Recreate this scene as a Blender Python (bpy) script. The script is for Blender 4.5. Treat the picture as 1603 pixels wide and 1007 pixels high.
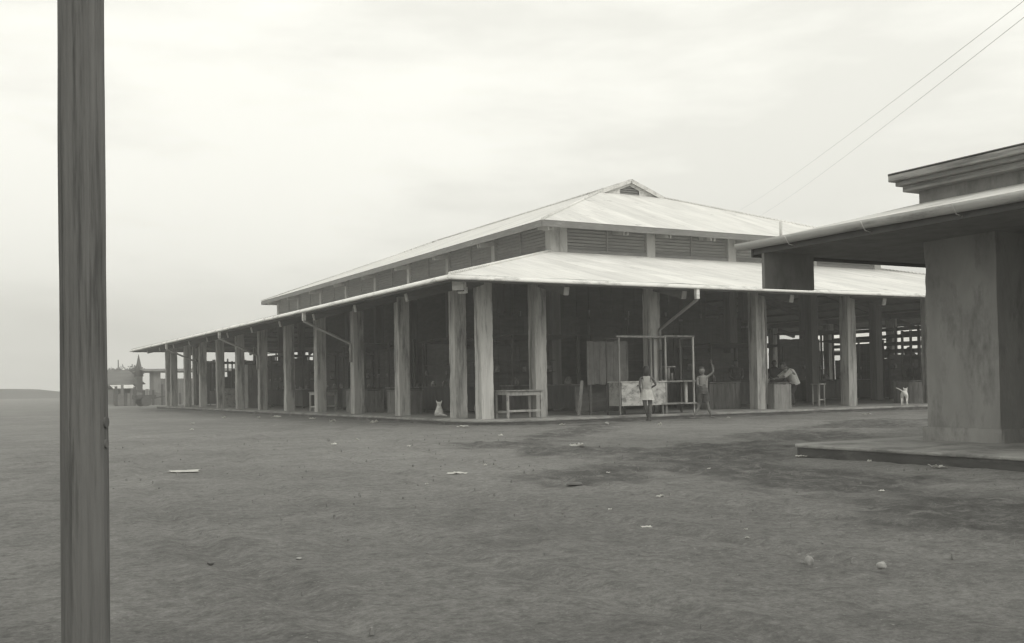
import bpy, bmesh, math, random
from mathutils import Vector, Matrix, noise

for o in list(bpy.data.objects): bpy.data.objects.remove(o)
S = bpy.context.scene; C = S.collection
rnd = random.Random(7)

# ------------------------------------------------------------------ camera
F, PPX, PPY, W, Hh = 1615.0, 801.5, 573.0, 1603.0, 1007.0
ROLL, PITCH, YAW, CAMZ = 0.0180, math.radians(1.1), math.radians(29.15), 1.05
fw = Vector((math.sin(YAW)*math.cos(PITCH), math.cos(YAW)*math.cos(PITCH), math.sin(PITCH)))
r0 = Vector((math.cos(YAW), -math.sin(YAW), 0)); u0 = r0.cross(fw)
c_, s_ = math.cos(ROLL), math.sin(ROLL)
rt = r0*c_ - u0*s_; up = u0*c_ + r0*s_
cd = bpy.data.cameras.new('camera'); cam = bpy.data.objects.new('camera', cd); C.objects.link(cam)
m = Matrix((rt, up, -fw)).transposed().to_4x4(); m.translation = Vector((0, 0, CAMZ)); cam.matrix_world = m
cd.sensor_fit = 'HORIZONTAL'; cd.sensor_width = 36; cd.lens = F/W*36
cd.shift_y = (PPY-Hh/2)/W; cd.clip_start = .1; cd.clip_end = 5000
S.camera = cam

# ------------------------------------------------------------------ sky, sun, exposure
SUN_EL, SUN_AZ = math.radians(42), math.radians(163)      # azimuth clockwise from +Y
wd = bpy.data.worlds.new('World'); S.world = wd; wd.use_nodes = True
nt = wd.node_tree; nt.nodes.clear(); N = nt.nodes.new; L = nt.links.new
out = N('ShaderNodeOutputWorld'); bg = N('ShaderNodeBackground'); bg.inputs[1].default_value = .1
sky = N('ShaderNodeTexSky'); sky.sky_type = 'NISHITA'; sky.sun_disc = False
sky.sun_elevation = SUN_EL; sky.sun_rotation = SUN_AZ; sky.dust_density = 4; sky.air_density = 1
bw = N('ShaderNodeRGBToBW'); L(sky.outputs[0], bw.inputs[0])
tc = N('ShaderNodeTexCoord'); mp = N('ShaderNodeMapping'); mp.inputs['Scale'].default_value = (1.3, 1.3, 5.5)
L(tc.outputs['Generated'], mp.inputs[0])
n1 = N('ShaderNodeTexNoise'); n1.inputs['Scale'].default_value = 1.7; n1.inputs['Detail'].default_value = 9; n1.inputs['Roughness'].default_value = .55
L(mp.outputs[0], n1.inputs[0])
cr = N('ShaderNodeValToRGB'); e = cr.color_ramp.elements
e[0].position = .38; e[0].color = (9.4, 9.35, 8.65, 1); e[1].position = .54; e[1].color = (11.2, 11.15, 10.35, 1)
L(n1.outputs[0], cr.inputs[0])
# thin grey band of cloud low on the horizon
sep = N('ShaderNodeSeparateXYZ'); L(tc.outputs['Generated'], sep.inputs[0])
mr = N('ShaderNodeMapRange'); mr.inputs[1].default_value = 0.0; mr.inputs[2].default_value = .16
mr.inputs[3].default_value = 1.0; mr.inputs[4].default_value = 1; L(sep.outputs[2], mr.inputs[0])
vm = N('ShaderNodeVectorMath'); vm.operation = 'SCALE'; L(cr.outputs[0], vm.inputs[0]); L(mr.outputs[0], vm.inputs[3])
mx = N('ShaderNodeMix'); mx.data_type = 'RGBA'; mx.inputs[0].default_value = .95
L(bw.outputs[0], mx.inputs[6]); L(vm.outputs[0], mx.inputs[7])
L(mx.outputs[2], bg.inputs[0]); L(bg.outputs[0], out.inputs[0])
sd = bpy.data.lights.new('sun', 'SUN'); sun = bpy.data.objects.new('sun', sd); C.objects.link(sun)
sd.energy = 1.1; sd.angle = math.radians(28); sd.color = (1, .975, .92)
dirv = Vector((math.sin(SUN_AZ)*math.cos(SUN_EL), math.cos(SUN_AZ)*math.cos(SUN_EL), math.sin(SUN_EL)))
sun.rotation_euler = dirv.to_track_quat('Z', 'Y').to_euler()
S.view_settings.view_transform = 'Standard'; S.view_settings.look = 'None'
S.view_settings.exposure = .12; S.view_settings.gamma = 1
S.cycles.filter_width = 1.4
S.cycles.max_bounces = 8; S.cycles.diffuse_bounces = 6

# ------------------------------------------------------------------ materials
TINT = (1, .993, .955)
def col(v): return (v*TINT[0], v*TINT[1], v*TINT[2], 1)
MATS = {}
def mat(name, a, b, scale=(3, 3, 3), detail=6, rough=.85, bump=.15, fine=30, c=None, cpos=.72, distort=0.4, bdist=.02):
    """two tones blended by stretched noise, optional third tone for dirt, fine bump"""
    m = bpy.data.materials.new(name); m.use_nodes = True; t = m.node_tree; Nn = t.nodes.new; Ln = t.links.new
    p = t.nodes['Principled BSDF']; p.inputs['Roughness'].default_value = rough
    g = Nn('ShaderNodeNewGeometry'); mp = Nn('ShaderNodeMapping'); mp.inputs['Scale'].default_value = scale
    Ln(g.outputs['Position'], mp.inputs[0])
    n = Nn('ShaderNodeTexNoise'); n.inputs['Scale'].default_value = 1; n.inputs['Detail'].default_value = detail
    n.inputs['Distortion'].default_value = distort; n.inputs['Roughness'].default_value = .62; Ln(mp.outputs[0], n.inputs[0])
    r = Nn('ShaderNodeValToRGB'); e = r.color_ramp.elements; e[0].position = .34; e[1].position = .66
    e[0].color = col(a); e[1].color = col(b); Ln(n.outputs[0], r.inputs[0]); last = r.outputs[0]
    if c is not None:
        n2 = Nn('ShaderNodeTexNoise'); n2.inputs['Scale'].default_value = .9; n2.inputs['Detail'].default_value = 8
        n2.inputs['Roughness'].default_value = .7; Ln(mp.outputs[0], n2.inputs[0])
        r2 = Nn('ShaderNodeMapRange'); r2.inputs[1].default_value = cpos-.16; r2.inputs[2].default_value = cpos
        Ln(n2.outputs[0], r2.inputs[0])
        mxx = Nn('ShaderNodeMix'); mxx.data_type = 'RGBA'; Ln(r2.outputs[0], mxx.inputs[0]); Ln(last, mxx.inputs[6])
        mxx.inputs[7].default_value = col(c); last = mxx.outputs[2]
    oi = Nn('ShaderNodeObjectInfo'); rr0 = Nn('ShaderNodeMapRange'); rr0.inputs[3].default_value = .76; rr0.inputs[4].default_value = 1.10; Ln(oi.outputs['Random'], rr0.inputs[0])
    vs_ = Nn('ShaderNodeVectorMath'); vs_.operation = 'SCALE'; Ln(last, vs_.inputs[0]); Ln(rr0.outputs[0], vs_.inputs[3]); last = vs_.outputs[0]
    Ln(last, p.inputs['Base Color'])
    n3 = Nn('ShaderNodeTexNoise'); n3.inputs['Scale'].default_value = fine; n3.inputs['Detail'].default_value = 4
    mp3 = Nn('ShaderNodeMapping'); k = max(scale); mp3.inputs['Scale'].default_value = tuple(max(.15, s/k) for s in scale)
    Ln(g.outputs['Position'], mp3.inputs[0]); Ln(mp3.outputs[0], n3.inputs[0])
    bp = Nn('ShaderNodeBump'); bp.inputs['Strength'].default_value = bump; bp.inputs['Distance'].default_value = bdist
    Ln(n3.outputs[0], bp.inputs['Height']); Ln(bp.outputs[0], p.inputs['Normal'])
    MATS[name] = m; return m

concrete = mat('column_concrete', .38, .56, (5, 5, .6), c=.16, cpos=.63, fine=25, bump=.35)
pierm = mat('pier_plaster', .22, .29, (2.6, 2.6, 1.0), c=.14, cpos=.66, fine=18, bump=.4)
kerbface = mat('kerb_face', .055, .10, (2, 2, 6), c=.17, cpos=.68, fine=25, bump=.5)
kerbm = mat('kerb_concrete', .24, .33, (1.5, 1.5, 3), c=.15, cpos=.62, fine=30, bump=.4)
shadecol = mat('shade_darkened_concrete', .13, .20, (5, 5, .6), c=.08, fine=25)  # column concrete darkened to put the hall's inner shade into the colour
dimwood = mat('shade_darkened_wood', .055, .095, (7, 7, 1.4), c=.05, cpos=.66, fine=25)  # grey wood darkened to imitate shade inside the hall, reused outdoors
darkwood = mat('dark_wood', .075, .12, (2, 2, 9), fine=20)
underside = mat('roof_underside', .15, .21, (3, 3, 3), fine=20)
palewood = mat('pale_wood', .38, .55, (6, 6, 2), c=.22, cpos=.68, fine=30, bump=.3)
greywood = mat('grey_wood', .17, .27, (7, 7, 1.2), c=.10, cpos=.66, fine=25, bump=.3)
tablewood = mat('table_wood', .27, .38, (7, 7, 3), c=.14, cpos=.68, fine=25, bump=.3)
fasciam = mat('weathered_fascia', .15, .21, (2, 2, 10), c=.30, cpos=.72, fine=20)
rightfascia = mat('weathered_plank', .24, .34, (1, 1, 14), c=.12, cpos=.62, fine=20, bump=.5)
gutterm = mat('gutter_metal', .74, .86, (1.2, 1.2, 4), c=.34, cpos=.68, rough=.5, fine=8)
gutterd = mat('dull_gutter_metal', .5, .6, (1, 1, 6), c=.24, cpos=.66, rough=.5, fine=8)
pipem = mat('downspout_metal', .24, .34, (2, 2, 2), rough=.5)
white = mat('white_paint', .62, .75, (5, 5, 5), c=.4, cpos=.66)
cloth = mat('white_cloth', .74, .86, (9, 9, 9), bump=.5, fine=14, bdist=.05)
shirt = mat('pale_shirt', .5, .62, (9, 9, 9), bump=.5, fine=14, bdist=.05)
shorts = mat('grey_cloth', .13, .19, (9, 9, 9), bump=.5, fine=14, bdist=.05)
darkcloth = mat('dark_cloth', .04, .07, (9, 9, 9))
skin = mat('skin', .13, .18, (12, 12, 12), rough=.6, bump=.05)
darkskin = mat('dark_skin', .07, .11, (12, 12, 12), rough=.6, bump=.05)
hair = mat('dark_hair', .015, .03, (20, 20, 6), rough=.6)
fur = mat('white_fur', .78, .88, (14, 14, 14), c=.6, cpos=.6, bump=.6)
polem = mat('pole_wood', .10, .145, (26, 26, 1.1), c=.045, cpos=.66, fine=60, rough=1, bump=.7, bdist=.01)
paper = mat('paper_litter', .72, .85, (20, 20, 20))
stonem = mat('stone', .24, .36, (20, 20, 20), bump=.6)
louvre = mat('louvre_boards', .22, .29, (1.5, 1.5, 12), fine=20)
postm = mat('clerestory_post', .40, .5, (3, 3, 1), c=.2, cpos=.7, fine=20)
tarp = mat('brown_board', .10, .14, (5, 5, 2), c=.07, cpos=.65)
cratem = mat('painted_board', .42, .54, (4, 4, 6), c=.18, cpos=.63, fine=25)
wirem = mat('wire', .3, .36)
housem = mat('house_wall', .14, .20, (1, 1, 4)); houseroof = mat('house_roof', .09, .14, (1, 3, 1))
leafm = mat('leaf', .05, .09, (3, 3, 3)); goods = mat('goods', .10, .30, (6, 6, 6), c=.45, cpos=.68)

def roof_material(name, a, b, rust, cpos=.74):
    """corrugated painted sheet: ridges run down whichever slope the face lies on"""
    m = bpy.data.materials.new(name); m.use_nodes = True; t = m.node_tree; Nn = t.nodes.new; Ln = t.links.new
    p = t.nodes['Principled BSDF']; p.inputs['Roughness'].default_value = .62
    g = Nn('ShaderNodeNewGeometry'); sp = Nn('ShaderNodeSeparateXYZ'); Ln(g.outputs['Position'], sp.inputs[0])
    sn = Nn('ShaderNodeSeparateXYZ'); Ln(g.outputs['True Normal'], sn.inputs[0])
    ax = Nn('ShaderNodeMath'); ax.operation = 'ABSOLUTE'; Ln(sn.outputs[0], ax.inputs[0])
    ay = Nn('ShaderNodeMath'); ay.operation = 'ABSOLUTE'; Ln(sn.outputs[1], ay.inputs[0])
    gt = Nn('ShaderNodeMath'); gt.operation = 'GREATER_THAN'; Ln(ax.outputs[0], gt.inputs[0]); Ln(ay.outputs[0], gt.inputs[1])
    al = Nn('ShaderNodeMix'); al.data_type = 'FLOAT'; Ln(gt.outputs[0], al.inputs[0]); Ln(sp.outputs[0], al.inputs[2]); Ln(sp.outputs[1], al.inputs[3])   # along eave
    dn = Nn('ShaderNodeMix'); dn.data_type = 'FLOAT'; Ln(gt.outputs[0], dn.inputs[0]); Ln(sp.outputs[1], dn.inputs[2]); Ln(sp.outputs[0], dn.inputs[3])   # down slope
    cb = Nn('ShaderNodeCombineXYZ'); Ln(al.outputs[0], cb.inputs[0]); Ln(dn.outputs[0], cb.inputs[1])
    mp = Nn('ShaderNodeMapping'); mp.inputs['Scale'].default_value = (1.6, .35, 1); Ln(cb.outputs[0], mp.inputs[0])
    n = Nn('ShaderNodeTexNoise'); n.inputs['Scale'].default_value = 1; n.inputs['Detail'].default_value = 8; n.inputs['Roughness'].default_value = .65; Ln(mp.outputs[0], n.inputs[0])
    r = Nn('ShaderNodeValToRGB'); e = r.color_ramp.elements; e[0].position = .36; e[1].position = .62; e[0].color = col(a); e[1].color = col(b); Ln(n.outputs[0], r.inputs[0])
    # each sheet weathered to its own tone
    br = Nn('ShaderNodeTexBrick'); br.offset = 0; br.inputs['Scale'].default_value = 1; br.inputs['Brick Width'].default_value = .82; br.inputs['Row Height'].default_value = 2.3
    br.inputs['Mortar Size'].default_value = .008; br.inputs['Color1'].default_value = (1, 1, 1, 1); br.inputs['Color2'].default_value = (.86, .86, .86, 1); br.inputs['Mortar'].default_value = (.62, .62, .60, 1)
    Ln(cb.outputs[0], br.inputs[0])
    mu = Nn('ShaderNodeMix'); mu.data_type = 'RGBA'; mu.blend_type = 'MULTIPLY'; mu.inputs[0].default_value = 1; Ln(r.outputs[0], mu.inputs[6]); Ln(br.outputs[0], mu.inputs[7])
    n2 = Nn('ShaderNodeTexNoise'); n2.inputs['Scale'].default_value = 1.1; n2.inputs['Detail'].default_value = 9; n2.inputs['Roughness'].default_value = .75; Ln(cb.outputs[0], n2.inputs[0])
    r2 = Nn('ShaderNodeMapRange'); r2.inputs[1].default_value = cpos-.12; r2.inputs[2].default_value = cpos; Ln(n2.outputs[0], r2.inputs[0])
    mx = Nn('ShaderNodeMix'); mx.data_type = 'RGBA'; Ln(r2.outputs[0], mx.inputs[0]); Ln(mu.outputs[2], mx.inputs[6]); mx.inputs[7].default_value = col(rust)
    Ln(mx.outputs[2], p.inputs['Base Color'])
    n5 = Nn('ShaderNodeTexNoise'); n5.inputs['Scale'].default_value = 2.1; n5.inputs['Detail'].default_value = 5; n5.inputs['Roughness'].default_value = .5; mp5 = Nn('ShaderNodeMapping'); mp5.inputs['Scale'].default_value = (1, 1.5, 1); mp5.inputs['Location'].default_value = (3.3, 1.1, 0); Ln(cb.outputs[0], mp5.inputs[0]); Ln(mp5.outputs[0], n5.inputs[0])
    r5 = Nn('ShaderNodeMapRange'); r5.inputs[1].default_value = .735; r5.inputs[2].default_value = .76; Ln(n5.outputs[0], r5.inputs[0]); mx5 = Nn('ShaderNodeMix'); mx5.data_type = 'RGBA'; Ln(r5.outputs[0], mx5.inputs[0]); Ln(mx.outputs[2], mx5.inputs[6]); mx5.inputs[7].default_value = col(rust*.5)
    Ln(mx5.outputs[2], p.inputs['Base Color'])
    w = Nn('ShaderNodeMath'); w.operation = 'MULTIPLY'; w.inputs[1].default_value = 2*math.pi/.105; Ln(al.outputs[0], w.inputs[0])
    si = Nn('ShaderNodeMath'); si.operation = 'SINE'; Ln(w.outputs[0], si.inputs[0])
    bp = Nn('ShaderNodeBump'); bp.inputs['Strength'].default_value = .9; bp.inputs['Distance'].default_value = .016; Ln(si.outputs[0], bp.inputs['Height'])
    Ln(bp.outputs[0], p.inputs['Normal']); return m
roofm = roof_material('corrugated_roof', .70, .85, .32, .71)
roof2 = roof_material('corrugated_roof_worn', .56, .74, .20, .68)

# ------------------------------------------------------------------ mesh helpers
class MB:
    def __init__(s): s.bm = bmesh.new()
    def face(s, pts, mi=0):
        f = s.bm.faces.new([s.bm.verts.new(p) for p in pts]); f.material_index = mi; return f
    def box(s, x0, x1, y0, y1, z0, z1):
        v = [s.bm.verts.new((x, y, z)) for z in (z0, z1) for x, y in ((x0, y0), (x1, y0), (x1, y1), (x0, y1))]
        for f in ((3, 2, 1, 0), (4, 5, 6, 7), (0, 1, 5, 4), (1, 2, 6, 5), (2, 3, 7, 6), (3, 0, 4, 7)): s.bm.faces.new([v[i] for i in f])
        return s
    def rough(s, x0, x1, y0, y1, z0, z1, st=.13, amp=.007, chip=.022, seed=0):
        """cast or plastered block: slightly uneven faces, worn and chipped edges"""
        nx, ny, nz_ = (max(1, round((b-a)/st)) for a, b in ((x0, x1), (y0, y1), (z0, z1))); V = {}
        def vert(i, j, k):
            q = (i, j, k)
            if q not in V:
                p = Vector((x0+(x1-x0)*i/nx, y0+(y1-y0)*j/ny, z0+(z1-z0)*k/nz_)); n = noise.noise_vector(p*2.3 + Vector((seed, 0, 0)))*amp*.6
                ei, ej, ek = i in (0, nx), j in (0, ny), k in (0, nz_)
                if ei + ej + ek >= 2:
                    c = (abs(noise.noise(p*3.7 + Vector((0, seed, 5))))**1.6)*chip*1.3
                    if ei: n.x += c if i == 0 else -c
                    if ej: n.y += c if j == 0 else -c
                    if ek and z1-z0 < .5: n.z += c*.6 if k == 0 else -c*.6
                V[q] = s.bm.verts.new(p + n)
            return V[q]
        for i in range(nx):
            for k in range(nz_):
                s.bm.faces.new([vert(*q) for q in ((i, 0, k), (i+1, 0, k), (i+1, 0, k+1), (i, 0, k+1))]); s.bm.faces.new([vert(*q) for q in ((i, ny, k), (i, ny, k+1), (i+1, ny, k+1), (i+1, ny, k))])
        for j in range(ny):
            for k in range(nz_):
                s.bm.faces.new([vert(*q) for q in ((0, j, k), (0, j, k+1), (0, j+1, k+1), (0, j+1, k))]); s.bm.faces.new([vert(*q) for q in ((nx, j, k), (nx, j+1, k), (nx, j+1, k+1), (nx, j, k+1))])
        for i in range(nx):
            for j in range(ny):
                s.bm.faces.new([vert(*q) for q in ((i, j, 0), (i, j+1, 0), (i+1, j+1, 0), (i+1, j, 0))]); s.bm.faces.new([vert(*q) for q in ((i, j, nz_), (i+1, j, nz_), (i+1, j+1, nz_), (i, j+1, nz_))])
        return s
    def sheet(s, p00, p10, p11, p01, t, st=1.2, amp=.018, seed=0):
        """roof slope as a slightly wavy sheet of thickness t, underside in slot 1"""
        a, b, c, d = (Vector(q) for q in (p00, p10, p11, p01)); nu = max(2, int((b-a).length/st)); nv = max(2, int((d-a).length/st)); R0 = []
        for lo in (0, 1):
            g = []
            for j in range(nv+1):
                row = []
                for i in range(nu+1):
                    q = a.lerp(b, i/nu).lerp(d.lerp(c, i/nu), j/nv); w = noise.noise(Vector((q.x*.8, q.y*.8, seed)))*amp + noise.noise(Vector((q.x*3, q.y*3, seed)))*amp*.35
                    if i in (0, nu) or j == nv: w = 0
                    row.append(s.bm.verts.new(q + Vector((0, 0, w - lo*t))))
                g.append(row)
            R0.append(g)
        up_ = (b-a).cross(d-a).z > 0
        def F_(vs, mi):
            f = s.bm.faces.new(vs); f.material_index = mi
        for j in range(nv):
            for i in range(nu):
                q = [(j, i), (j, i+1), (j+1, i+1), (j+1, i)]
                F_([R0[0][y][x] for y, x in (q if up_ else q[::-1])], 0); F_([R0[1][y][x] for y, x in (q[::-1] if up_ else q)], 1)
        bd = [(0, i) for i in range(nu+1)] + [(j, nu) for j in range(1, nv+1)] + [(nv, i) for i in range(nu-1, -1, -1)] + [(j, 0) for j in range(nv-1, 0, -1)]
        for k in range(len(bd)):
            p_, q_ = bd[k], bd[(k+1) % len(bd)]; F_([R0[0][p_[0]][p_[1]], R0[1][p_[0]][p_[1]], R0[1][q_[0]][q_[1]], R0[0][q_[0]][q_[1]]], 1)
        return s
    def beam(s, a, b, w, h, upv=(0, 0, 1)):
        a, b = Vector(a), Vector(b); d = (b-a).normalized(); u = Vector(upv)
        if abs(d.dot(u)) > .95: u = Vector((0, 1, 0))
        x = d.cross(u).normalized(); y = x.cross(d)
        v = [s.bm.verts.new(q + x*(i*w/2) + y*(j*h/2)) for q in (a, b) for i, j in ((-1, -1), (1, -1), (1, 1), (-1, 1))]
        for f in ((3, 2, 1, 0), (4, 5, 6, 7), (0, 1, 5, 4), (1, 2, 6, 5), (2, 3, 7, 6), (3, 0, 4, 7)): s.bm.faces.new([v[i] for i in f])
        return s
    def tube(s, pts, r, n=10, cap=True):
        pts = [Vector(p) for p in pts]; rings = []
        rs = r if isinstance(r, (list, tuple)) else [r]*len(pts)
        for i, p in enumerate(pts):
            d = (pts[min(i+1, len(pts)-1)] - pts[max(i-1, 0)]).normalized()
            u = Vector((0, 0, 1)) if abs(d.z) < .9 else Vector((1, 0, 0))
            x = d.cross(u).normalized(); y = x.cross(d)
            rings.append([s.bm.verts.new(p + (x*math.cos(2*math.pi*k/n) + y*math.sin(2*math.pi*k/n))*rs[i]) for k in range(n)])
        for a, b in zip(rings, rings[1:]):
            for k in range(n): s.bm.faces.new((a[k], a[(k+1) % n], b[(k+1) % n], b[k])).smooth = True
        if cap: s.bm.faces.new(rings[0][::-1]); s.bm.faces.new(rings[-1])
        return s
    def slab(s, pts, t, both=True):
        """polygon sheet with thickness t downwards; underside gets material slot 1"""
        pts = [Vector(p) for p in pts]; lo = [p - Vector((0, 0, t)) for p in pts]; n = len(pts)
        a = [s.bm.verts.new(p) for p in pts]; b = [s.bm.verts.new(p) for p in lo]
        f = s.bm.faces.new(a)
        f.normal_update()
        if f.normal.z < 0: f.normal_flip()
        g = s.bm.faces.new(b[::-1]); g.material_index = 1
        for k in range(n): s.bm.faces.new((a[k], b[k], b[(k+1) % n], a[(k+1) % n])).material_index = 1
        return s
    def prism(s, poly, z0, z1):
        a = [s.bm.verts.new((x, y, z0)) for x, y in poly]; b = [s.bm.verts.new((x, y, z1)) for x, y in poly]; n = len(poly)
        s.bm.faces.new(a[::-1]); s.bm.faces.new(b)
        for k in range(n): s.bm.faces.new((a[k], a[(k+1) % n], b[(k+1) % n], b[k]))
        return s
    def build(s, name, material, parent=None, bevel=0, fix=True):
        if fix: bmesh.ops.recalc_face_normals(s.bm, faces=s.bm.faces)
        me = bpy.data.meshes.new(name); s.bm.to_mesh(me); s.bm.free()
        for mm in (material if isinstance(material, (list, tuple)) else [material]): me.materials.append(mm)
        o = bpy.data.objects.new(name, me); C.objects.link(o)
        if parent:
            o.parent = parent
            if parent.name in ('market_hall', 'market_building', 'wooden_pole', 'daylight_block'):   # parts modelled in place
                o.matrix_parent_inverse = Matrix.Translation(-parent.location)
        if bevel: md = o.modifiers.new('bevel', 'BEVEL'); md.width = bevel; md.segments = 2; md.limit_method = 'ANGLE'
        return o
def tag(o, label, cat, group=None, kind=None):
    if label: o['label'] = label
    if cat: o['category'] = cat
    if group: o['group'] = group
    if kind: o['kind'] = kind
    return o
def thing(name, label, cat, loc=(0, 0, 0), rz=0, group=None):
    o = bpy.data.objects.new(name, None); o.empty_display_size = .2; C.objects.link(o)
    o.location = loc; o.rotation_euler = (0, 0, rz); return tag(o, label, cat, group)
def copy_tree(o, parent=None):
    c = o.copy(); C.objects.link(c); c.parent = parent
    for ch in list(o.children): copy_tree(ch, c)
    return c

# ------------------------------------------------------------------ ground
def axis(lo, hi, a, b, fine):
    v = [a + i*fine for i in range(int((b-a)/fine)+1)]
    st = fine; x = v[-1]
    while x < hi: st *= 1.25; x += st; v.append(x)
    st = fine; x = v[0]
    while x > lo: st *= 1.25; x -= st; v.insert(0, x)
    return v
xs = axis(-300, 300, -2, 26, .10); ys = axis(-40, 330, 3, 25, .10)
def mudmask(x, y):
    # churned mud: a track past the second building's kerb, branching towards the hall
    d = 0
    for (ax, ay, bx, by, w) in MUD:
        t = max(0, min(1, ((x-ax)*(bx-ax)+(y-ay)*(by-ay))/((bx-ax)**2+(by-ay)**2)))
        d = max(d, math.exp(-(((x-ax-t*(bx-ax))**2+(y-ay-t*(by-ay))**2)/w**2)))
    n = noise.noise(Vector((x*.45, y*.45, 3)))*.6 + noise.noise(Vector((x*1.3, y*1.3, 8)))*.45 + noise.noise(Vector((x*3.9, y*3.9, 1)))*.3
    return max(0, min(1, (d + n - .40)*2.2))
MUD = ((7.0, 4.5, 7.9, 7.6, 1.1), (7.9, 7.6, 9.3, 12.2, 1.5), (9.3, 12.2, 8.6, 16, 1.2), (9.6, 12, 13.2, 14.2, 1.3), (13.2, 14.2, 21, 18, 1.3), (6.4, 9.8, 9, 11.5, .9), (9, 16, 15, 22.2, .8))
bm = bmesh.new(); grid = []
for y in ys:
    row = []
    for x in xs:
        z = 0
        if -4 < x < 34 and 0 < y < 32:
            k = mudmask(x, y)
            z = noise.noise(Vector((x*.5, y*.5, 0)))*.022 + noise.noise(Vector((x*1.6, y*1.6, 5)))*.010
            for tr in (4.2, 5.6, 1.2, 2.5):       # shallow wheel ruts curving past the hall
                w_ = abs(x - (tr + .05*y + .012*(y-8)**2)); z += -.030*math.exp(-(w_/.10)**2) + .014*math.exp(-((w_-.24)/.09)**2)
            z += noise.noise(Vector((x*5.5, y*5.5, 4)))*(.009+.02*k) + max(0, noise.noise(Vector((x*2.3, y*2.3, 14)))-.25)*.03
            z += noise.noise(Vector((x*3.4, y*3.4, 9)))*(.008 + .03*k) + noise.noise(Vector((x*1.2+4, y*1.2, 2)))*.03*k
        row.append(bm.verts.new((x, y, z)))
    grid.append(row)
for a, b in zip(grid, grid[1:]):
    for k in range(len(a)-1): bm.faces.new((a[k], a[k+1], b[k+1], b[k])).smooth = True
me = bpy.data.meshes.new('ground'); bm.to_mesh(me); bm.free()
gm = bpy.data.materials.new('packed_dirt'); gm.use_nodes = True; t = gm.node_tree; Nn = t.nodes.new; Ln = t.links.new
p = t.nodes['Principled BSDF']; p.inputs['Roughness'].default_value = .9; p.inputs['Specular IOR Level'].default_value = .25
g = Nn('ShaderNodeNewGeometry')
def nz(scale, det=8, ro=.6, vec=None, dist=0):
    n = Nn('ShaderNodeTexNoise'); n.inputs['Scale'].default_value = scale; n.inputs['Detail'].default_value = det; n.inputs['Roughness'].default_value = ro; n.inputs['Distortion'].default_value = dist
    Ln(vec or g.outputs['Position'], n.inputs[0]); return n.outputs[0]
def ramp(inp, stops):
    r = Nn('ShaderNodeValToRGB'); el = r.color_ramp.elements
    while len(el) < len(stops): el.new(.5)
    for q, (ps, cc) in zip(el, stops): q.position = ps; q.color = cc
    Ln(inp, r.inputs[0]); return r.outputs[0]
def mixc(f, a, b, mode='MIX', fac=None):
    x = Nn('ShaderNodeMix'); x.data_type = 'RGBA'; x.blend_type = mode
    if f is None: x.inputs[0].default_value = fac
    else: Ln(f, x.inputs[0])
    for i, q in ((6, a), (7, b)):
        if isinstance(q, tuple): x.inputs[i].default_value = q
        else: Ln(q, x.inputs[i])
    return x.outputs[2]
base = ramp(nz(.22, 9, .6, dist=.3), [(.3, col(.172)), (.5, col(.205)), (.7, col(.24))])
speck = ramp(nz(9, 6, .75), [(.3, (.62, .62, .62, 1)), (.5, (1, 1, 1, 1)), (.72, (1.28, 1.28, 1.28, 1))])
base = mixc(None, base, speck, 'MULTIPLY', 1)
speck2 = ramp(nz(30, 5, .85), [(.36, (.76, .76, .76, 1)), (.5, (1, 1, 1, 1)), (.64, (1.27, 1.27, 1.27, 1))])
patch = ramp(nz(1.1, 8, .7, dist=.6), [(.38, (.80, .80, .80, 1)), (.55, (1, 1, 1, 1)), (.72, (1.10, 1.10, 1.10, 1))]); base = mixc(None, base, patch, 'MULTIPLY', 1)
pebble = ramp(nz(34, 3, .5), [(.66, (0, 0, 0, 1)), (.72, (1, 1, 1, 1))]); base = mixc(pebble, base, col(.28))
mn = Nn('ShaderNodeAttribute'); mn.attribute_name = 'mud'
mudc = ramp(nz(2.6, 10, .8), [(.34, col(.035)), (.5, col(.08)), (.62, col(.19))])
mf = Nn('ShaderNodeMath'); mf.operation = 'MULTIPLY'; Ln(mn.outputs['Fac'], mf.inputs[0]); mf.inputs[1].default_value = .85
base = mixc(mf.outputs[0], base, mudc); base = mixc(None, base, speck2, 'MULTIPLY', 1)
Ln(base, p.inputs['Base Color'])
bp = Nn('ShaderNodeBump'); bp.inputs['Strength'].default_value = 1; bp.inputs['Distance'].default_value = .05
Ln(nz(7, 12, .8), bp.inputs['Height']); Ln(bp.outputs[0], p.inputs['Normal'])
me.materials.append(gm)
at = me.attributes.new('mud', 'FLOAT', 'POINT')
for i, v in enumerate(me.vertices):
    x, y = v.co.x, v.co.y
    at.data[i].value = mudmask(x, y) if -6 < x < 40 and 0 < y < 32 else 0
go = bpy.data.objects.new('ground', me); C.objects.link(go); tag(go, None, None, kind='structure')

# ------------------------------------------------------------------ the market hall
X0, X1, Y0, Y1 = 12.98, 41.02, 25.0, 69.6           # outer faces of the outer columns
CW = .38
hall = thing('market_hall', 'long open-sided market hall with two-tier hipped metal roof on square concrete columns', 'building', (27, 47, 0))
def part(mb, name, mt, bevel=0, parent=None): return mb.build(name, mt, parent or hall, bevel)
def grid_lines(a, b, off=1.65, st=4.1):
    v = [a]; x = a + off
    while x < b - .8: v.append(x); x += st
    return v
gx = [X0, 14.72, 18.82, 22.92, 27.02-.19, 30.72, 34.82, 38.92, X1-CW]
gx = [12.98, 14.70, 18.72, 22.92, 27.02, 31.12, 35.0, 38.92, X1-CW]
gy = [25.0, 26.62, 30.72, 34.82, 38.92, 43.02, 47.12, 51.22, 55.32, 59.42, 63.52, 67.6, 69.22]
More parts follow.
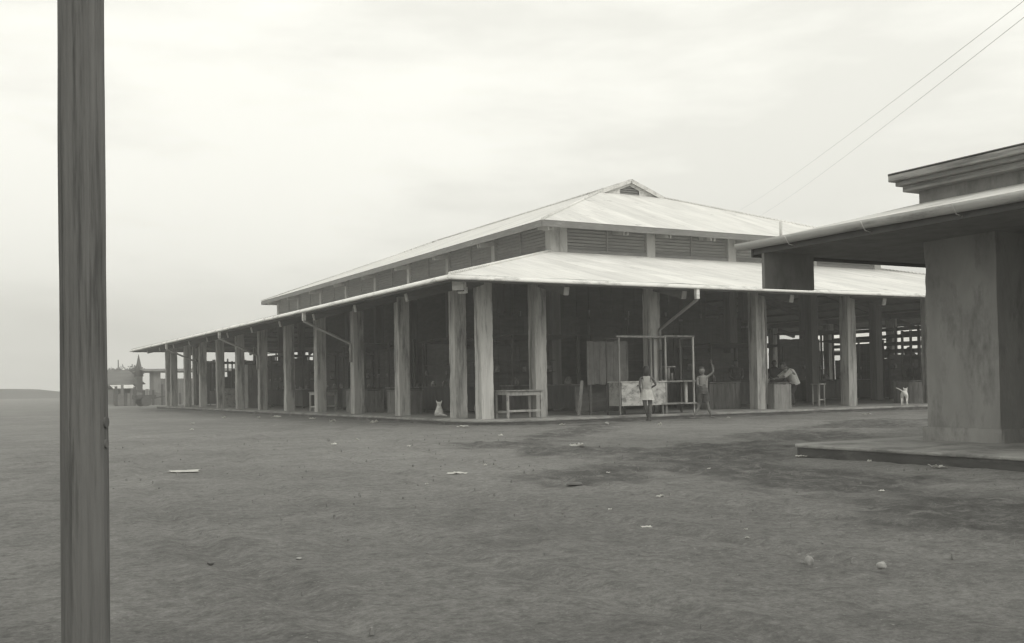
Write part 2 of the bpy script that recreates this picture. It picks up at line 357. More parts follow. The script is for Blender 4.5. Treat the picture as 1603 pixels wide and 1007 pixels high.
# raised floor slab with a rounded kerb corner
def rr(x0, x1, y0, y1, r, n=8):
    pts = []
    for cx, cy, a0 in ((x0+r, y0+r, 180), (x1-r, y0+r, 270), (x1-r, y1-r, 0), (x0+r, y1-r, 90)):
        for k in range(n+1):
            a = math.radians(a0 + 90*k/n); pts.append((cx+r*math.cos(a), cy+r*math.sin(a)))
    return pts
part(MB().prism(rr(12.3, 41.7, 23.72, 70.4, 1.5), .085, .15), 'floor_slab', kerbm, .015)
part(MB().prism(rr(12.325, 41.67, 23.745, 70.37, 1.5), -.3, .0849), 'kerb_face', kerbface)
# outer columns
for i, x in enumerate(gx):
    for y in (gy[0], gy[-1]):
        part(MB().rough(x, x+CW, y, y+CW, .11, 3.98, seed=x*3+y), 'column', concrete)
for y in gy[1:-1]:
    for x in (gx[0], gx[-1]):
        part(MB().rough(x, x+CW, y, y+CW, .11, 3.98, seed=x*3+y), 'column', concrete)
# inner columns that carry the clerestory
CX0, CX1, CY0, CY1 = 18.75, 35.25, 30.72, 63.9
for x in (18.75, 22.92, 27.02-.2, 31.12, 35.25-CW):
    for y in (30.72, 63.52): part(MB().box(x, x+CW, y, y+CW, .149, 5.5), 'column', shadecol, .018)
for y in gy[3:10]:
    for x in (18.75, 35.25-CW): part(MB().box(x, x+CW, y, y+CW, .149, 5.5), 'column', shadecol, .018)
# plate beams on the columns
for n_, a in (('plate_beam', (X0+.03, X1-.03, Y0+.04, Y0+.34)), ('plate_beam', (X0+.03, X1-.03, Y1-.34, Y1-.04)), ('plate_beam', (X0+.04, X0+.34, Y0+.34, Y1-.34)), ('plate_beam', (X1-.34, X1-.04, Y0+.34, Y1-.34))):
    part(MB().box(*a, 3.98, 4.22), n_, darkwood)
# lower roof ring
EX0, EX1, EY0, EY1 = 11.2, 42.8, 23.2, 71.3
ez, cz = 3.86, 5.72
ring = [((EX0, EY0), (EX1, EY0), (CX1, CY0), (CX0, CY0)), ((EX1, EY0), (EX1, EY1), (CX1, CY1), (CX1, CY0)),
        ((EX1, EY1), (EX0, EY1), (CX0, CY1), (CX1, CY1)), ((EX0, EY1), (EX0, EY0), (CX0, CY0), (CX0, CY1))]
for q in ring:
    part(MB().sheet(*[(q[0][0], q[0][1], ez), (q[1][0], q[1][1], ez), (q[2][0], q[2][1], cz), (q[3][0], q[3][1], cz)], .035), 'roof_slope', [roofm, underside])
for a, b in (((EX0, EY0), (CX0, CY0)), ((EX1, EY0), (CX1, CY0)), ((EX0, EY1), (CX0, CY1)), ((EX1, EY1), (CX1, CY1))):
    part(MB().tube([(a[0], a[1], ez+.02), (b[0], b[1], cz+.02)], .045, 8), 'hip_cap', roofm)
# purlins under the lower roof, rafters on every column line with pale sawn ends
pl = MB()
for k in range(1, 7):
    s = k/7; z = ez + (cz-ez)*s - .085
    x0, x1 = EX0+(CX0-EX0)*s, EX1+(CX1-EX1)*s; y0, y1 = EY0+(CY0-EY0)*s, EY1+(CY1-EY1)*s
    for a, b in (((x0, y0, z), (x1, y0, z)), ((x0, y1, z), (x1, y1, z)), ((x0, y0, z), (x0, y1, z)), ((x1, y0, z), (x1, y1, z))): pl.beam(a, b, .07, .09)
part(pl, 'purlins', darkwood)
sl = (cz-ez)/(CY0-EY0)
def rafter(p, d, L_, pale=True):
    """rafter from near the eave up to the clerestory, pale square-cut end"""
    a = Vector((p[0], p[1], ez-.27)); b = a + Vector((d[0]*L_, d[1]*L_, sl*L_))
    part(MB().beam(a, b, .14, .22), 'rafter', darkwood)
    dd = Vector((d[0], d[1], sl)).normalized()
    part(MB().beam(a-dd*.035, a-dd*.002, .15, .23), 'rafter_end', palewood)
for x in gx[1:-1]:
    ln = min(7.2, x-11.2-.5, 42.8-x-.9); rafter((x+.19, 23.62), (0, 1), ln); rafter((x+.19, 70.9), (0, -1), ln)
for y in gy[1:-1]:
    ln = min(7.2, y-23.2-.5, 71.3-y-.9); rafter((11.6, y+.19), (1, 0), ln); rafter((42.4, y+.19), (-1, 0), ln)
part(MB().beam((11.72, 23.72, ez-.25), (18.7, 30.7, cz-.3), .16, .24), 'hip_rafter', darkwood)
part(MB().beam((11.62, 23.62, ez-.2), (11.82, 23.82, ez-.155), .30, .30), 'hip_rafter_end', white, .01)
part(MB().beam((11.84, 23.84, ez-.33), (12.0, 24.0, ez-.30), .2, .16), 'hip_rafter_end', white, .01)
# gutters
def gutter(a, b, mt, w=.15, h=.12, name='gutter', parent=None, outn=None):
    a, b = Vector(a), Vector(b); d = (b-a).normalized(); o = Vector(outn); n = 9; m_ = MB(); prof = []
    for k in range(n):
        an = math.pi*k/(n-1); prof.append((w/2 - w/2*math.cos(an), -h*math.sin(an)))
    if mt is gutterm: prof = [(0, 0), (0, -h*.95), (w*.85, -h), (w, -h*.9), (w*.86, -h*.45), (w*.62, 0)]
    pin = [(x*.86+w*.07, z*.86) for x, z in prof][::-1]
    pr = prof + pin; rings = []
    ns = max(2, int((b-a).length/1.1))
    for t_ in range(ns+1):
        q = a.lerp(b, t_/ns); wz = noise.noise(Vector((q.x*.9, q.y*.9, 7)))*.014; rings.append([m_.bm.verts.new(q + o*(x + wz*.5) + Vector((0, 0, z + wz))) for x, z in pr])
    for A_, B_ in zip(rings, rings[1:]):
        for k in range(len(pr)): m_.bm.faces.new((A_[k], A_[(k+1) % len(pr)], B_[(k+1) % len(pr)], B_[k])).smooth = True
    m_.bm.faces.new(rings[0][::-1]); m_.bm.faces.new(rings[-1])
    return part(m_, name, mt, parent=parent)
gz = ez - .015
gutter((EX0-.10, EY0+.01, gz), (EX1+.10, EY0+.01, gz), gutterm, outn=(0, -1, 0))
gutter((EX0+.01, EY0-.10, gz), (EX0+.01, EY1+.10, gz), gutterm, outn=(-1, 0, 0))
gutter((EX1-.01, EY0-.10, gz), (EX1-.01, EY1+.10, gz), gutterm, outn=(1, 0, 0))
gutter((EX0-.10, EY1-.01, gz), (EX1+.10, EY1-.01, gz), gutterm, outn=(0, 1, 0))
# fascia strip behind the gutter
fb = MB(); z0, z1 = ez-.17, ez-.04
for a, b in (((EX0+.04, EY0+.05), (EX1-.04, EY0+.05)), ((EX0+.05, EY0+.09), (EX0+.05, EY1-.09)), ((EX1-.05, EY0+.09), (EX1-.05, EY1-.09)), ((EX0+.04, EY1-.05), (EX1-.04, EY1-.05))):
    fb.beam((a[0], a[1], (z0+z1)/2), (b[0], b[1], (z0+z1)/2), .03, z1-z0)
part(fb, 'eave_fascia', fasciam)
# clerestory: posts, sill, louvred panels
for x in (18.75, 22.92, 27.0-.19, 31.12, 35.25-CW):
    for y, s in ((30.70, 1), (63.56, -1)): part(MB().box(x, x+CW, y, y+.36, cz-.16, 6.66), 'clerestory_post', postm, .012)
part(MB().box(19.16, 19.47, 30.73, 30.95, cz-.16, 6.62), 'clerestory_post', postm, .012)
for y in gy[3:10]:
    for x in (18.73, 35.25-.34): part(MB().box(x, x+.36, y, y+.26, cz-.16, 6.66), 'clerestory_post', postm, .012)
def louvres(a, b, nrm):
    a, b = Vector(a), Vector(b); o = Vector(nrm); m_ = MB()
    m_.beam(a - o*.16 + Vector((0, 0, .49)), b - o*.16 + Vector((0, 0, .49)), .03, 1.06)
    for k in range(7):
        z = .2 + k*.118
        m_.beam(a - o*.10 + Vector((0, 0, z)), b - o*.10 + Vector((0, 0, z)), .045, .10, upv=(o*.55+Vector((0, 0, 1))).normalized())
    part(m_, 'louvre_panel', louvre)
    part(MB().beam(a - o*.03 + Vector((0, 0, .02)), b - o*.03 + Vector((0, 0, .02)), .07, .2), 'sill_board', fasciam)
    mid = (a+b)/2 - o*.06
    part(MB().beam(mid + Vector((0, 0, .12)), mid + Vector((0, 0, .97)), .05, .05), 'mullion', louvre)
px_ = [18.75, 22.92, 27.0-.19, 31.12, 35.25-CW]
for i in range(4):
    a, b = px_[i]+CW+(.35 if i == 0 else 0), px_[i+1]
    louvres((a, 30.74, cz), (b, 30.74, cz), (0, -1, 0)); louvres((a, 63.88, cz), (b, 63.88, cz), (0, 1, 0))
py_ = [30.72+.08] + gy[3:10] + [63.52]
for i in range(len(py_)-1):
    a, b = py_[i]+.26, py_[i+1]
    louvres((18.77, a, cz), (18.77, b, cz), (-1, 0, 0)); louvres((35.23, a, cz), (35.23, b, cz), (1, 0, 0))
# upper roof: hipped with a small gablet at each end
UX0, UX1, UY0, UY1, uz, pt = 17.98, 36.02, 29.95, 64.65, 6.68, .374
rx = 27.0; tg, tw = 7.3, 7.9
rz_ = uz + pt*(rx-UX0); U = lambda x, y, d: (x, y, uz + pt*d)
for sx, ux in ((1, UX0), (-1, UX1)):
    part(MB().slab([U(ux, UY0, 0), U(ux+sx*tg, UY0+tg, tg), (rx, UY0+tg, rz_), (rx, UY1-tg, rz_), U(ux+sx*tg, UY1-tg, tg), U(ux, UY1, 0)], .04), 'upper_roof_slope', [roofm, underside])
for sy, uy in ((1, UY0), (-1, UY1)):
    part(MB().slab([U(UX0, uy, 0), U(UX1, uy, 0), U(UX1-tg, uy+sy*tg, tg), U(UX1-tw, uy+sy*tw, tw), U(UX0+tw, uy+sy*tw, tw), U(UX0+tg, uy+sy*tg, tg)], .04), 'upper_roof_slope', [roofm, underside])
    # gablet wall with a vent opening, pale rake boards
    yw = uy + sy*7.42; zb = uz + pt*7.42; hw = (rx-UX0) - 7.42
    m_ = MB(); v = lambda x, z: (x, yw, z)
    zt = rz_-.03
    ow, oz0, oz1, oz2 = .52, zb+.05, zb+.20, zt-.17
    m_.face([v(rx-hw, zb), v(rx-ow, zb), v(rx-ow, oz1), v(rx, oz2), v(rx, zt)])
    m_.face([v(rx+hw, zb), v(rx, zt), v(rx, oz2), v(rx+ow, oz1), v(rx+ow, zb)])
    part(m_, 'gablet_wall', white)
    part(MB().slab([(rx-ow-.1, yw+sy*.2, zb-.02), (rx+ow+.1, yw+sy*.2, zb-.02), (rx+ow+.1, yw+sy*.21, zt-.1), (rx-ow-.1, yw+sy*.21, zt-.1)], .02), 'vent_screen', louvre)
    vb = MB()
    for k in range(4): vb.beam((rx-ow+.02, yw+sy*.05, zb+.05+k*.1), (rx+ow-.02, yw+sy*.05, zb+.05+k*.1), .02, .05)
    part(vb, 'vent_slats', louvre)
    for s in (-1, 1):
        a = Vector((rx+s*.0, uy+sy*(tg-.03), rz_+.0)); b = Vector((rx+s*2.3, uy+sy*(tg-.03), rz_+.0-2.3*pt))
        part(MB().beam(a, b, .04, .17), 'rake_board', white)
for a, b in (((UX0, UY0, 0), (UX0+tg, UY0+tg, tg)), ((UX1, UY0, 0), (UX1-tg, UY0+tg, tg)), ((UX0, UY1, 0), (UX0+tg, UY1-tg, tg)), ((UX1, UY1, 0), (UX1-tg, UY1-tg, tg))):
    part(MB().tube([Vector(U(*a))+Vector((0, 0, .02)), Vector(U(*b))+Vector((0, 0, .02))], .05, 8), 'hip_cap', roofm)
part(MB().tube([(rx, UY0+tg, rz_+.02), (rx, UY1-tg, rz_+.02)], .06, 8), 'ridge_cap', roofm)
zf = uz - .135
for a, b in (((UX0, UY0), (UX1, UY0)), ((UX1, UY0), (UX1, UY1)), ((UX1, UY1), (UX0, UY1)), ((UX0, UY1), (UX0, UY0))):
    part(MB().beam((a[0], a[1], zf), (b[0], b[1], zf), .04, .19), 'upper_fascia', fasciam)
# upper soffit brackets, in pairs
def bracket(x, y, d):
    for s in (-.09, .09):
        ox, oy = (s, 0) if d[0] == 0 else (0, s)
        part(MB().beam((x+ox, y+oy, zf-.12), (x+ox+d[0]*.7, y+oy+d[1]*.7, zf-.02), .05, .15), 'eave_bracket', postm)
for x in px_[1:] + [21.0, 25.0]: bracket(x+.19+.35, 30.08, (0, 1))
for y in py_[1:]: bracket(18.12, y+.13, (1, 0))
bracket(18.4, 30.08, (0, 1))
uc = MB()
for y in gy[5:9]:
    uc.beam((18.9, y+.15, 6.5), (27, y+.15, rz_-.3), .12, .2); uc.beam((35.1, y+.15, 6.5), (27, y+.15, rz_-.3), .12, .2); uc.beam((18.9, y+.15, 6.4), (35.1, y+.15, 6.4), .12, .2)
part(uc, 'roof_trusses', darkwood)
# downspouts
def downspout(p, elbow, wall):
    part(MB().box(p[0]-.055, p[0]+.055, p[1]-.055, p[1]+.055, 3.44, 3.79), 'downspout_head', gutterm)
    s = part(MB().tube([(p[0], p[1], 3.47), (p[0], p[1], 3.42), elbow, (elbow[0], elbow[1], elbow[2]-.06), (elbow[0], elbow[1], wall)], .048, 10), 'downspout', pipem)
downspout((19.02, 23.16), (19.02, 24.93, 2.66), 2.05)
part(MB().tube([(19.02, 24.93, 2.05), (19.02, 24.93, .16)], .05, 10), 'lower_pipe', darkwood)
for y in (34.8, 47.1, 59.4):
    downspout((11.16, y), (12.92, y+.19, 2.66), 2.0)
# inner pipes and conduits hung on the columns
part(MB().box(23.31, 23.35, 24.985, 25.02, .3, 3.7), 'conduit', greywood)

# ------------------------------------------------------------------ the second market building, right
rb = thing('market_building', 'nearer market building at right edge with thick plastered pier, gutter and worn two-step roof', 'building', (18, 0, 0))
def rpart(mb, name, mt, bevel=0): return mb.build(name, mt, rb, bevel)
PX0, PY1, PXR, PYB = 10.35, 10.75, 26.0, -24.0
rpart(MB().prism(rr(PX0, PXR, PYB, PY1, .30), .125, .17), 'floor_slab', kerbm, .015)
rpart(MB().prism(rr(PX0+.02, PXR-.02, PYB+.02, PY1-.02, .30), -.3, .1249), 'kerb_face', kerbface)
rex0, rey1, rex1, rey0, rz0 = 10.82, 11.95, 25.6, -23.5, 3.16
ct = 1.74; rs = .255; rcz = rz0 + rs*ct
def pier(x, y, l=1.15):
    rpart(MB().rough(x, x+l*.85, y-l, y, .12, 3.05, st=.07, amp=.012, chip=.03, seed=y), 'pier', pierm)
    rpart(MB().rough(x-.05, x+l*.85+.05, y-l-.05, y+.05, .10, .36, st=.05, amp=.006, chip=.03, seed=y), 'pier_plinth', pierm)
for y in (9.95, 2.0, -6.0, -14.0):
    pier(12.3, y); pier(23.1, y)
rpart(MB().box(12.36, 13.1, -15.0, 9.9, 3.05, 3.5), 'beam', darkwood); rpart(MB().box(23.2, 23.9, -15.0, 9.9, 3.05, 3.5), 'beam', darkwood)
rpart(MB().box(13.1, 23.2, 9.2, 9.85, 3.05, 3.5), 'beam', darkwood)
a0, a1, b1, b0 = rex0+ct, rex1-ct, rey1-ct, rey0+ct
for q in (((rex0, rey0), (rex0, rey1), (a0, b1), (a0, b0)), ((rex0, rey1), (rex1, rey1), (a1, b1), (a0, b1)), ((rex1, rey1), (rex1, rey0), (a1, b0), (a1, b1)), ((rex1, rey0), (rex0, rey0), (a0, b0), (a1, b0))):
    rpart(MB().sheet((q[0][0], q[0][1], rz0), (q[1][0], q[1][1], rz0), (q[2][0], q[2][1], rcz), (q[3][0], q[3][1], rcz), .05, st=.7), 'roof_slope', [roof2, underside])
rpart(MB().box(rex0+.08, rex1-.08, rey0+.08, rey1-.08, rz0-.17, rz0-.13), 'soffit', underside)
rpart(MB().beam((rex0+.05, rey1-.04, rz0-.13), (rex1-.05, rey1-.04, rz0-.13), .04, .18), 'eave_fascia', darkwood)
rpart(MB().beam((rex0+.04, rey0, rz0-.12), (rex0+.04, rey1-.1, rz0-.12), .04, .14), 'eave_fascia', darkwood)
gutter((rex0+.01, rey0-.08, rz0-.01), (rex0+.01, rey1+.14, rz0-.01), gutterd, w=.15, h=.11, outn=(-1, 0, 0), parent=rb)
for y in (11.0, 9.6, 8.2, 6.8): rpart(MB().tube([(rex0-.16, y, rz0-.03), (rex0-.08, y, rz0-.14), (rex0+.04, y, rz0-.16)], .008, 6), 'gutter_strap', gutterd)
# clerestory and its deep eave of lapped planks
rpart(MB().box(a0, a1, b0, b1, rcz-.1, rcz+.42), 'clerestory_wall', pierm)
e2 = .30
ux0, uy1, ux1, uy0 = a0-e2, b1+e2, a1+e2, b0-e2
rpart(MB().box(ux0+.14, ux1-.14, uy0+.14, uy1-.14, rcz+.18, rcz+.27), 'eave_plank', rightfascia, .01)
rpart(MB().box(ux0+.07, ux1-.07, uy0+.07, uy1-.07, rcz+.27, rcz+.34), 'eave_plank', fasciam, .01)
rpart(MB().box(ux0, ux1, uy0, uy1, rcz+.34, rcz+.46), 'eave_plank', rightfascia, .012)
zz = rcz + .462; rise = 1.3; w_ = (ux1-ux0)/2; xm = (ux0+ux1)/2
for s, ux in ((1, ux0), (-1, ux1)):
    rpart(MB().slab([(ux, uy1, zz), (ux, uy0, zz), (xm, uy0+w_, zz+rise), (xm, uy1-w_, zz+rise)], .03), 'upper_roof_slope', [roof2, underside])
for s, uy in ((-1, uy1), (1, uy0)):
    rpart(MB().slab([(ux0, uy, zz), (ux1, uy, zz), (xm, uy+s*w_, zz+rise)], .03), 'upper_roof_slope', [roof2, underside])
rpart(MB().tube([(rex0+.35, 11.6, rz0+.04), (rex0+.35, 11.6, rz0+.30)], .022, 8), 'vent_pipe', white)
rpart(MB().box(10.84, 11.86, 11.62, 11.68, 2.44, 3.0), 'hanging_board', pierm, .008)
lb = MB().box(13.4, 13.46, 7.5, 9.2, .17, 1.3); rpart(lb, 'partition', darkwood)
rpart(MB().box(13.35, 22.9, -14, -13.9, .17, 3.05), 'back_wall', darkwood)
rpart(MB().box(22.8, 22.9, -14, 9.0, .17, 3.05), 'back_wall', darkwood)

# ------------------------------------------------------------------ pole at the left
pole = thing('wooden_pole', 'tall dark weathered wooden pole standing in the dirt at left edge of the view', 'pole', (.48, 4.20, 0))
D = Vector((.482, 4.18, 0)); m_ = MB(); n = 110; rings = []
cracks = [(random.Random(k).uniform(0, 6.283), random.Random(k+50).uniform(-.5, 6), random.Random(k+90).uniform(.4, 1.8), random.Random(k+7).uniform(.004, .010)) for k in range(34)]
for k in range(150):
    z = -.3 + k*.05; rr_ = .0845 - z*.0006 + noise.noise(Vector((0, 3, z*1.3)))*.0035
    ring = []
    for j in range(n):
        a = 2*math.pi*j/n
        q = Vector((math.cos(a)*2.2, math.sin(a)*2.2, z*.8))
        r_ = rr_ + noise.noise(q)*.006 + abs(noise.noise(Vector((math.cos(a)*9, math.sin(a)*9, z*.5))))*-.005 + noise.noise(Vector((math.cos(a)*18, math.sin(a)*18, z*2)))*.0015
        for ca, c0, cl_, cdp in cracks:
            if c0 < z < c0+cl_:
                da = (a - ca - noise.noise(Vector((ca, 0, z*1.5)))*.12 + math.pi) % (2*math.pi) - math.pi
                if abs(da) < .16: r_ -= cdp*math.exp(-(da/.05)**2)*math.sin(math.pi*(z-c0)/cl_)
        ring.append(m_.bm.verts.new((D.x + .002*z + math.cos(a)*r_, D.y + math.sin(a)*r_, z)))
    rings.append(ring)
for a, b in zip(rings, rings[1:]):
    for j in range(n): m_.bm.faces.new((a[j], a[(j+1) % n], b[(j+1) % n], b[j])).smooth = True
m_.bm.faces.new(rings[-1])
m_.build('shaft', polem, pole)
q = Vector((rt.x, rt.y, 0)).normalized()
for z, s_k in ((.94, .022), (.86, .017)):
    c0 = D + q*.070 + Vector((0, 0, z)); MB().tube([c0, c0 + q*.018], s_k, 10).build('bolt', darkwood, pole)

# ------------------------------------------------------------------ overhead wires
def wire(a, b, sag, label):
    a, b = Vector(a), Vector(b)
    pts = [a.lerp(b, k/40) - Vector((0, 0, sag*4*(k/40)*(1-k/40))) for k in range(41)]
    return tag(MB().tube(pts, .0042, 6).build('overhead_wire', wirem), label, 'wire', 'overhead wires')
def ray(x, y, d): return Vector((0, 0, CAMZ)) + (fw + rt*((x-PPX)/F) + up*((PPY-y)/F))*d
P1 = ray(1615, -8, 16); P2 = ray(1141, 338, 95); P3 = ray(1635, 2, 16.4); P4 = ray(1168, 350, 95)
wire(P1, P2, .3, 'upper of two thin overhead wires crossing the sky at upper right')
wire(P3, P4, .3, 'lower of two thin overhead wires crossing the sky at upper right')
#OBJECTS#
HAZE = .0034
# ------------------------------------------------------------------ inside the hall: stalls, added daylight block, counters
def boards(mb, x0, x1, z0, z1, y, t=.022, wd_=.16, vert=True, seed=0):
    r = random.Random(seed); p_ = x0 if vert else z0; e_ = x1 if vert else z1
    while p_ < e_ - .01:
        q_ = min(e_, p_ + wd_*r.uniform(.8, 1.2)); j = r.uniform(-.006, .006)
        if vert: mb.box(p_+.003, q_-.003, y+j, y+t+j, z0 + r.uniform(-.02, .01), z1 + r.uniform(-.02, .02))
        else: mb.box(x0, x1, y+j, y+t+j, p_+.003, q_-.003)
        p_ = q_
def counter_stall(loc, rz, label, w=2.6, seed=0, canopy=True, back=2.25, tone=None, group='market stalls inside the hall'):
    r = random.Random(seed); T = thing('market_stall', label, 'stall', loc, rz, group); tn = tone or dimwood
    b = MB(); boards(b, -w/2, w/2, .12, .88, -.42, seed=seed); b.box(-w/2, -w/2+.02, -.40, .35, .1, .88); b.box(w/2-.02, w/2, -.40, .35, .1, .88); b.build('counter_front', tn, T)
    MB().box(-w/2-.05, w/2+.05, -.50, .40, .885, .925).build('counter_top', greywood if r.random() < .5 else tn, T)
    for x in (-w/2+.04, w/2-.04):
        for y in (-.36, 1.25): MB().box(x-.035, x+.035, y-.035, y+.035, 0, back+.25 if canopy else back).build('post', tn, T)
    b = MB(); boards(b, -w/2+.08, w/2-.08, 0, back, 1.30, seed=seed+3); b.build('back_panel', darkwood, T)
    if canopy:
        b = MB(); b.slab([(-w/2-.1, -.5, back+.28), (w/2+.1, -.5, back+.28), (w/2+.1, 1.4, back+.20), (-w/2-.1, 1.4, back+.20)], .03); b.build('canopy', [tarp, tarp], T)
    for z in (1.35, 1.75): MB().box(-w/2+.1, w/2-.1, 1.0, 1.28, z, z+.025).build('shelf', darkwood, T)
    for k in range(3):
        x = -w/2+.3 + k*(w-.6)/2 + r.uniform(-.05, .05); q = r.uniform(.08, .15)
        MB().tube([(x, -.1, .925), (x, -.1, .925+q), (x, -.1, .925+q*1.8)], [q, q*.9, q*.35], 8).build('jar', goods, T)
        MB().tube([(x, 1.12, 1.375), (x, 1.12, 1.375+q*1.5)], [q*.6, q*.5], 8).build('can', goods, T)
    return T
st = thing('daylight_block', 'added dark boarded block shutting out daylight in the middle of the market hall', 'blocker', (25, 48, .15))  # added block, hides the sky behind and keeps the interior dark
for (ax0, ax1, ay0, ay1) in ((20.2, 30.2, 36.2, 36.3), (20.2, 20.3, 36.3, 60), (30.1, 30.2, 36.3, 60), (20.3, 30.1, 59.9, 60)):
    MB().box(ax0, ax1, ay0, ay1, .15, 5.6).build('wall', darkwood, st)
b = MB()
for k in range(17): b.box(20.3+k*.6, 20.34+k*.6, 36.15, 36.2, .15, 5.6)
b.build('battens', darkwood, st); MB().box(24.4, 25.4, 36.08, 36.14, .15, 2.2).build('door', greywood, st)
proto = {}
def place(kind, x, y, rz, label, canopy=True, w=2.6, back=2.25, tone=None):
    key = (canopy, w, back, kind)
    if key not in proto:
        proto[key] = counter_stall((x, y, .15), rz, label, w, seed=len(proto)*11+kind, canopy=canopy, back=back, tone=tone); return proto[key]
    c = copy_tree(proto[key]); c.location = (x, y, .15); c.rotation_euler.z = rz; c['label'] = label; return c
HP = math.pi/2
stn = 'dim boarded market stall in the row behind the left-hand columns'
for i, y in enumerate((32.6, 36.8, 40.9, 45.2, 49.0, 53.2, 57.4, 61.6, 65.6)):
    place(i % 3, 15.6 + (i % 2)*.4, y, -HP, stn, canopy=i % 3 != 1, back=(2.25, 2.7, 2.45)[i % 3])
for i, y in enumerate((36, 42, 48, 54, 60, 64)): place(i % 3, 18.4, y, HP, 'dim boarded market stall deep in the shade of the hall beside the added boarded block', canopy=i % 2 == 0, back=(2.6, 2.9, 2.45)[i % 3])
for i, (x, y) in enumerate(((17.6, 29.6), (22.0, 30.0), (25.2, 28.8), (28.8, 31.6), (32.8, 31.8), (38.2, 30.6))):
    place(i % 3, x, y, 0, 'dim boarded market stall behind the front columns of the hall', canopy=i in (0, 2, 4), back=(2.3, 2.7, 2.0)[i % 3])
for i, (x, y) in enumerate(((33.4, 36), (33.4, 40.5), (37.5, 35), (37.8, 41), (33.5, 46), (38, 47), (36, 53), (33, 58), (38, 60))):
    place(i % 3, x, y, (0, HP, -HP)[i % 3], 'dim boarded market stall at the far right side of the hall', canopy=i % 2 == 0, back=(2.3, 2.0, 2.5)[i % 3])
# tall boarded screens that close most of the view through the hall
def screen(x0, y0, x1, y1, z1, label, seed, holes=0):
    L_ = math.hypot(x1-x0, y1-y0); T = thing('boarded_screen', label, 'screen', (x0, y0, .15), math.atan2(y1-y0, x1-x0), 'boarded screens inside the hall')
    b = MB(); r = random.Random(seed); p_ = 0
    while p_ < L_:
        q_ = min(L_, p_ + r.uniform(.15, .3)); top = z1 + r.uniform(-.12, .05)
        if r.random() > holes: b.box(p_, q_-.01, 0, .02, .05, top)
        else: b.box(p_, q_-.01, 0, .02, .05, top*r.uniform(.6, .8))
        p_ = q_
    b.build('boards', darkwood, T)
    for z in (.4, z1*.6, z1-.25): MB().box(0, L_, .03, .08, z, z+.08).build('rail', greywood, T)
    for k in range(int(L_/2)+1): MB().box(min(L_-.08, k*2), min(L_, k*2+.08), .09, .17, 0, z1+.1).build('post', greywood, T)
screen(14.6, 67.9, 31, 67.9, 2.9, 'long dark boarded screen across the far end of the hall', 1, .25)
screen(19.3, 44, 19.3, 62, 2.5, 'dark boarded screen along the aisle beside the added boarded block', 2, .2)
screen(31.0, 33.4, 31.0, 35.9, 3.5, 'short tall boarded screen right of the added boarded block', 3, .1)
screen(16.6, 31.6, 21.8, 33.6, 3.5, 'tall dark boarded screen just behind the corner of the hall', 4, .06)
screen(22.2, 33.5, 30.5, 34.2, 3.7, 'tall dark boarded screen behind the front stalls', 5, .08)
screen(31.2, 41, 36, 41.6, 2.4, 'low dark boarded screen at the right part of the hall', 6, .3)
screen(36.5, 52, 41, 44, 2.5, 'slanting dark boarded screen at the far right side of the hall', 7, .3)

for i, (xx, ya, yb, lab) in enumerate(((40.3, 31.6, 38.2, 'dark slatted rack with daylight between its rails at the far right of the hall'), (36.2, 28.2, 30.4, 'second narrower slatted rack nearer in the far right of the hall'))):
    T = thing('slatted_rack', lab, 'rack', (xx, ya, .15), HP, 'slatted racks at the right of the hall'); L_ = yb-ya
    for z in ((2.15, 2.5, 2.86, 3.2) if i == 0 else (1.7, 2.3, 2.75)): MB().box(0, L_, 0, .05, z, z+.17).build('rail', darkwood, T)
    for k in range(6): MB().box(k*L_/5-.03, k*L_/5+.05, .052, .13, 0, 3.4 if i == 0 else 2.95).build('post', darkwood, T)
    b = MB(); boards(b, 0, L_, .02, 1.9 if i == 0 else .95, -.03, seed=i+40); b.build('lower_boards', darkwood, T)
    for k in range(5): MB().tube([(L_*(.12+.19*k), -.15, 1.92-i*.95), (L_*(.12+.19*k), -.15, 2.2-i*.95), (L_*(.13+.19*k), -.15, 2.4-i*.95)], [.22, .26, .06], 9).build('basket', dimwood, T)
# things standing at the front and side of the hall
def table(loc, w, d, h, label, rz=0, mt=tablewood):
    T = thing('table', label, 'table', loc, rz)
    b = MB()
    for k in range(4): b.box(-.04, w+.04, -.04+k*(d+.08)/4, -.04+(k+1)*(d+.08)/4-.006, h-.03, h)
    b.build('tabletop', greywood, T)
    for x in (0, w-.06):
        for y in (0, d-.06): MB().box(x, x+.06, y, y+.06, 0, h-.031).build('leg', mt, T, .004)
    MB().box(.061, w-.061, .01, .035, h-.15, h-.032).build('apron', mt, T)
    MB().box(.01, .035, .061, d-.061, h-.13, h-.032).build('apron', mt, T); MB().box(w-.035, w-.01, .061, d-.061, h-.13, h-.032).build('apron', mt, T)
    MB().box(.061, w-.061, .015, .04, .18, .24).build('stretcher', mt, T); MB().box(.015, .04, .061, d-.061, .16, .22).build('stretcher', mt, T)
    return T
table((13.50, 24.50, .15), 1.12, .72, .78, 'bare wooden table with pale legs between two corner columns of the hall')
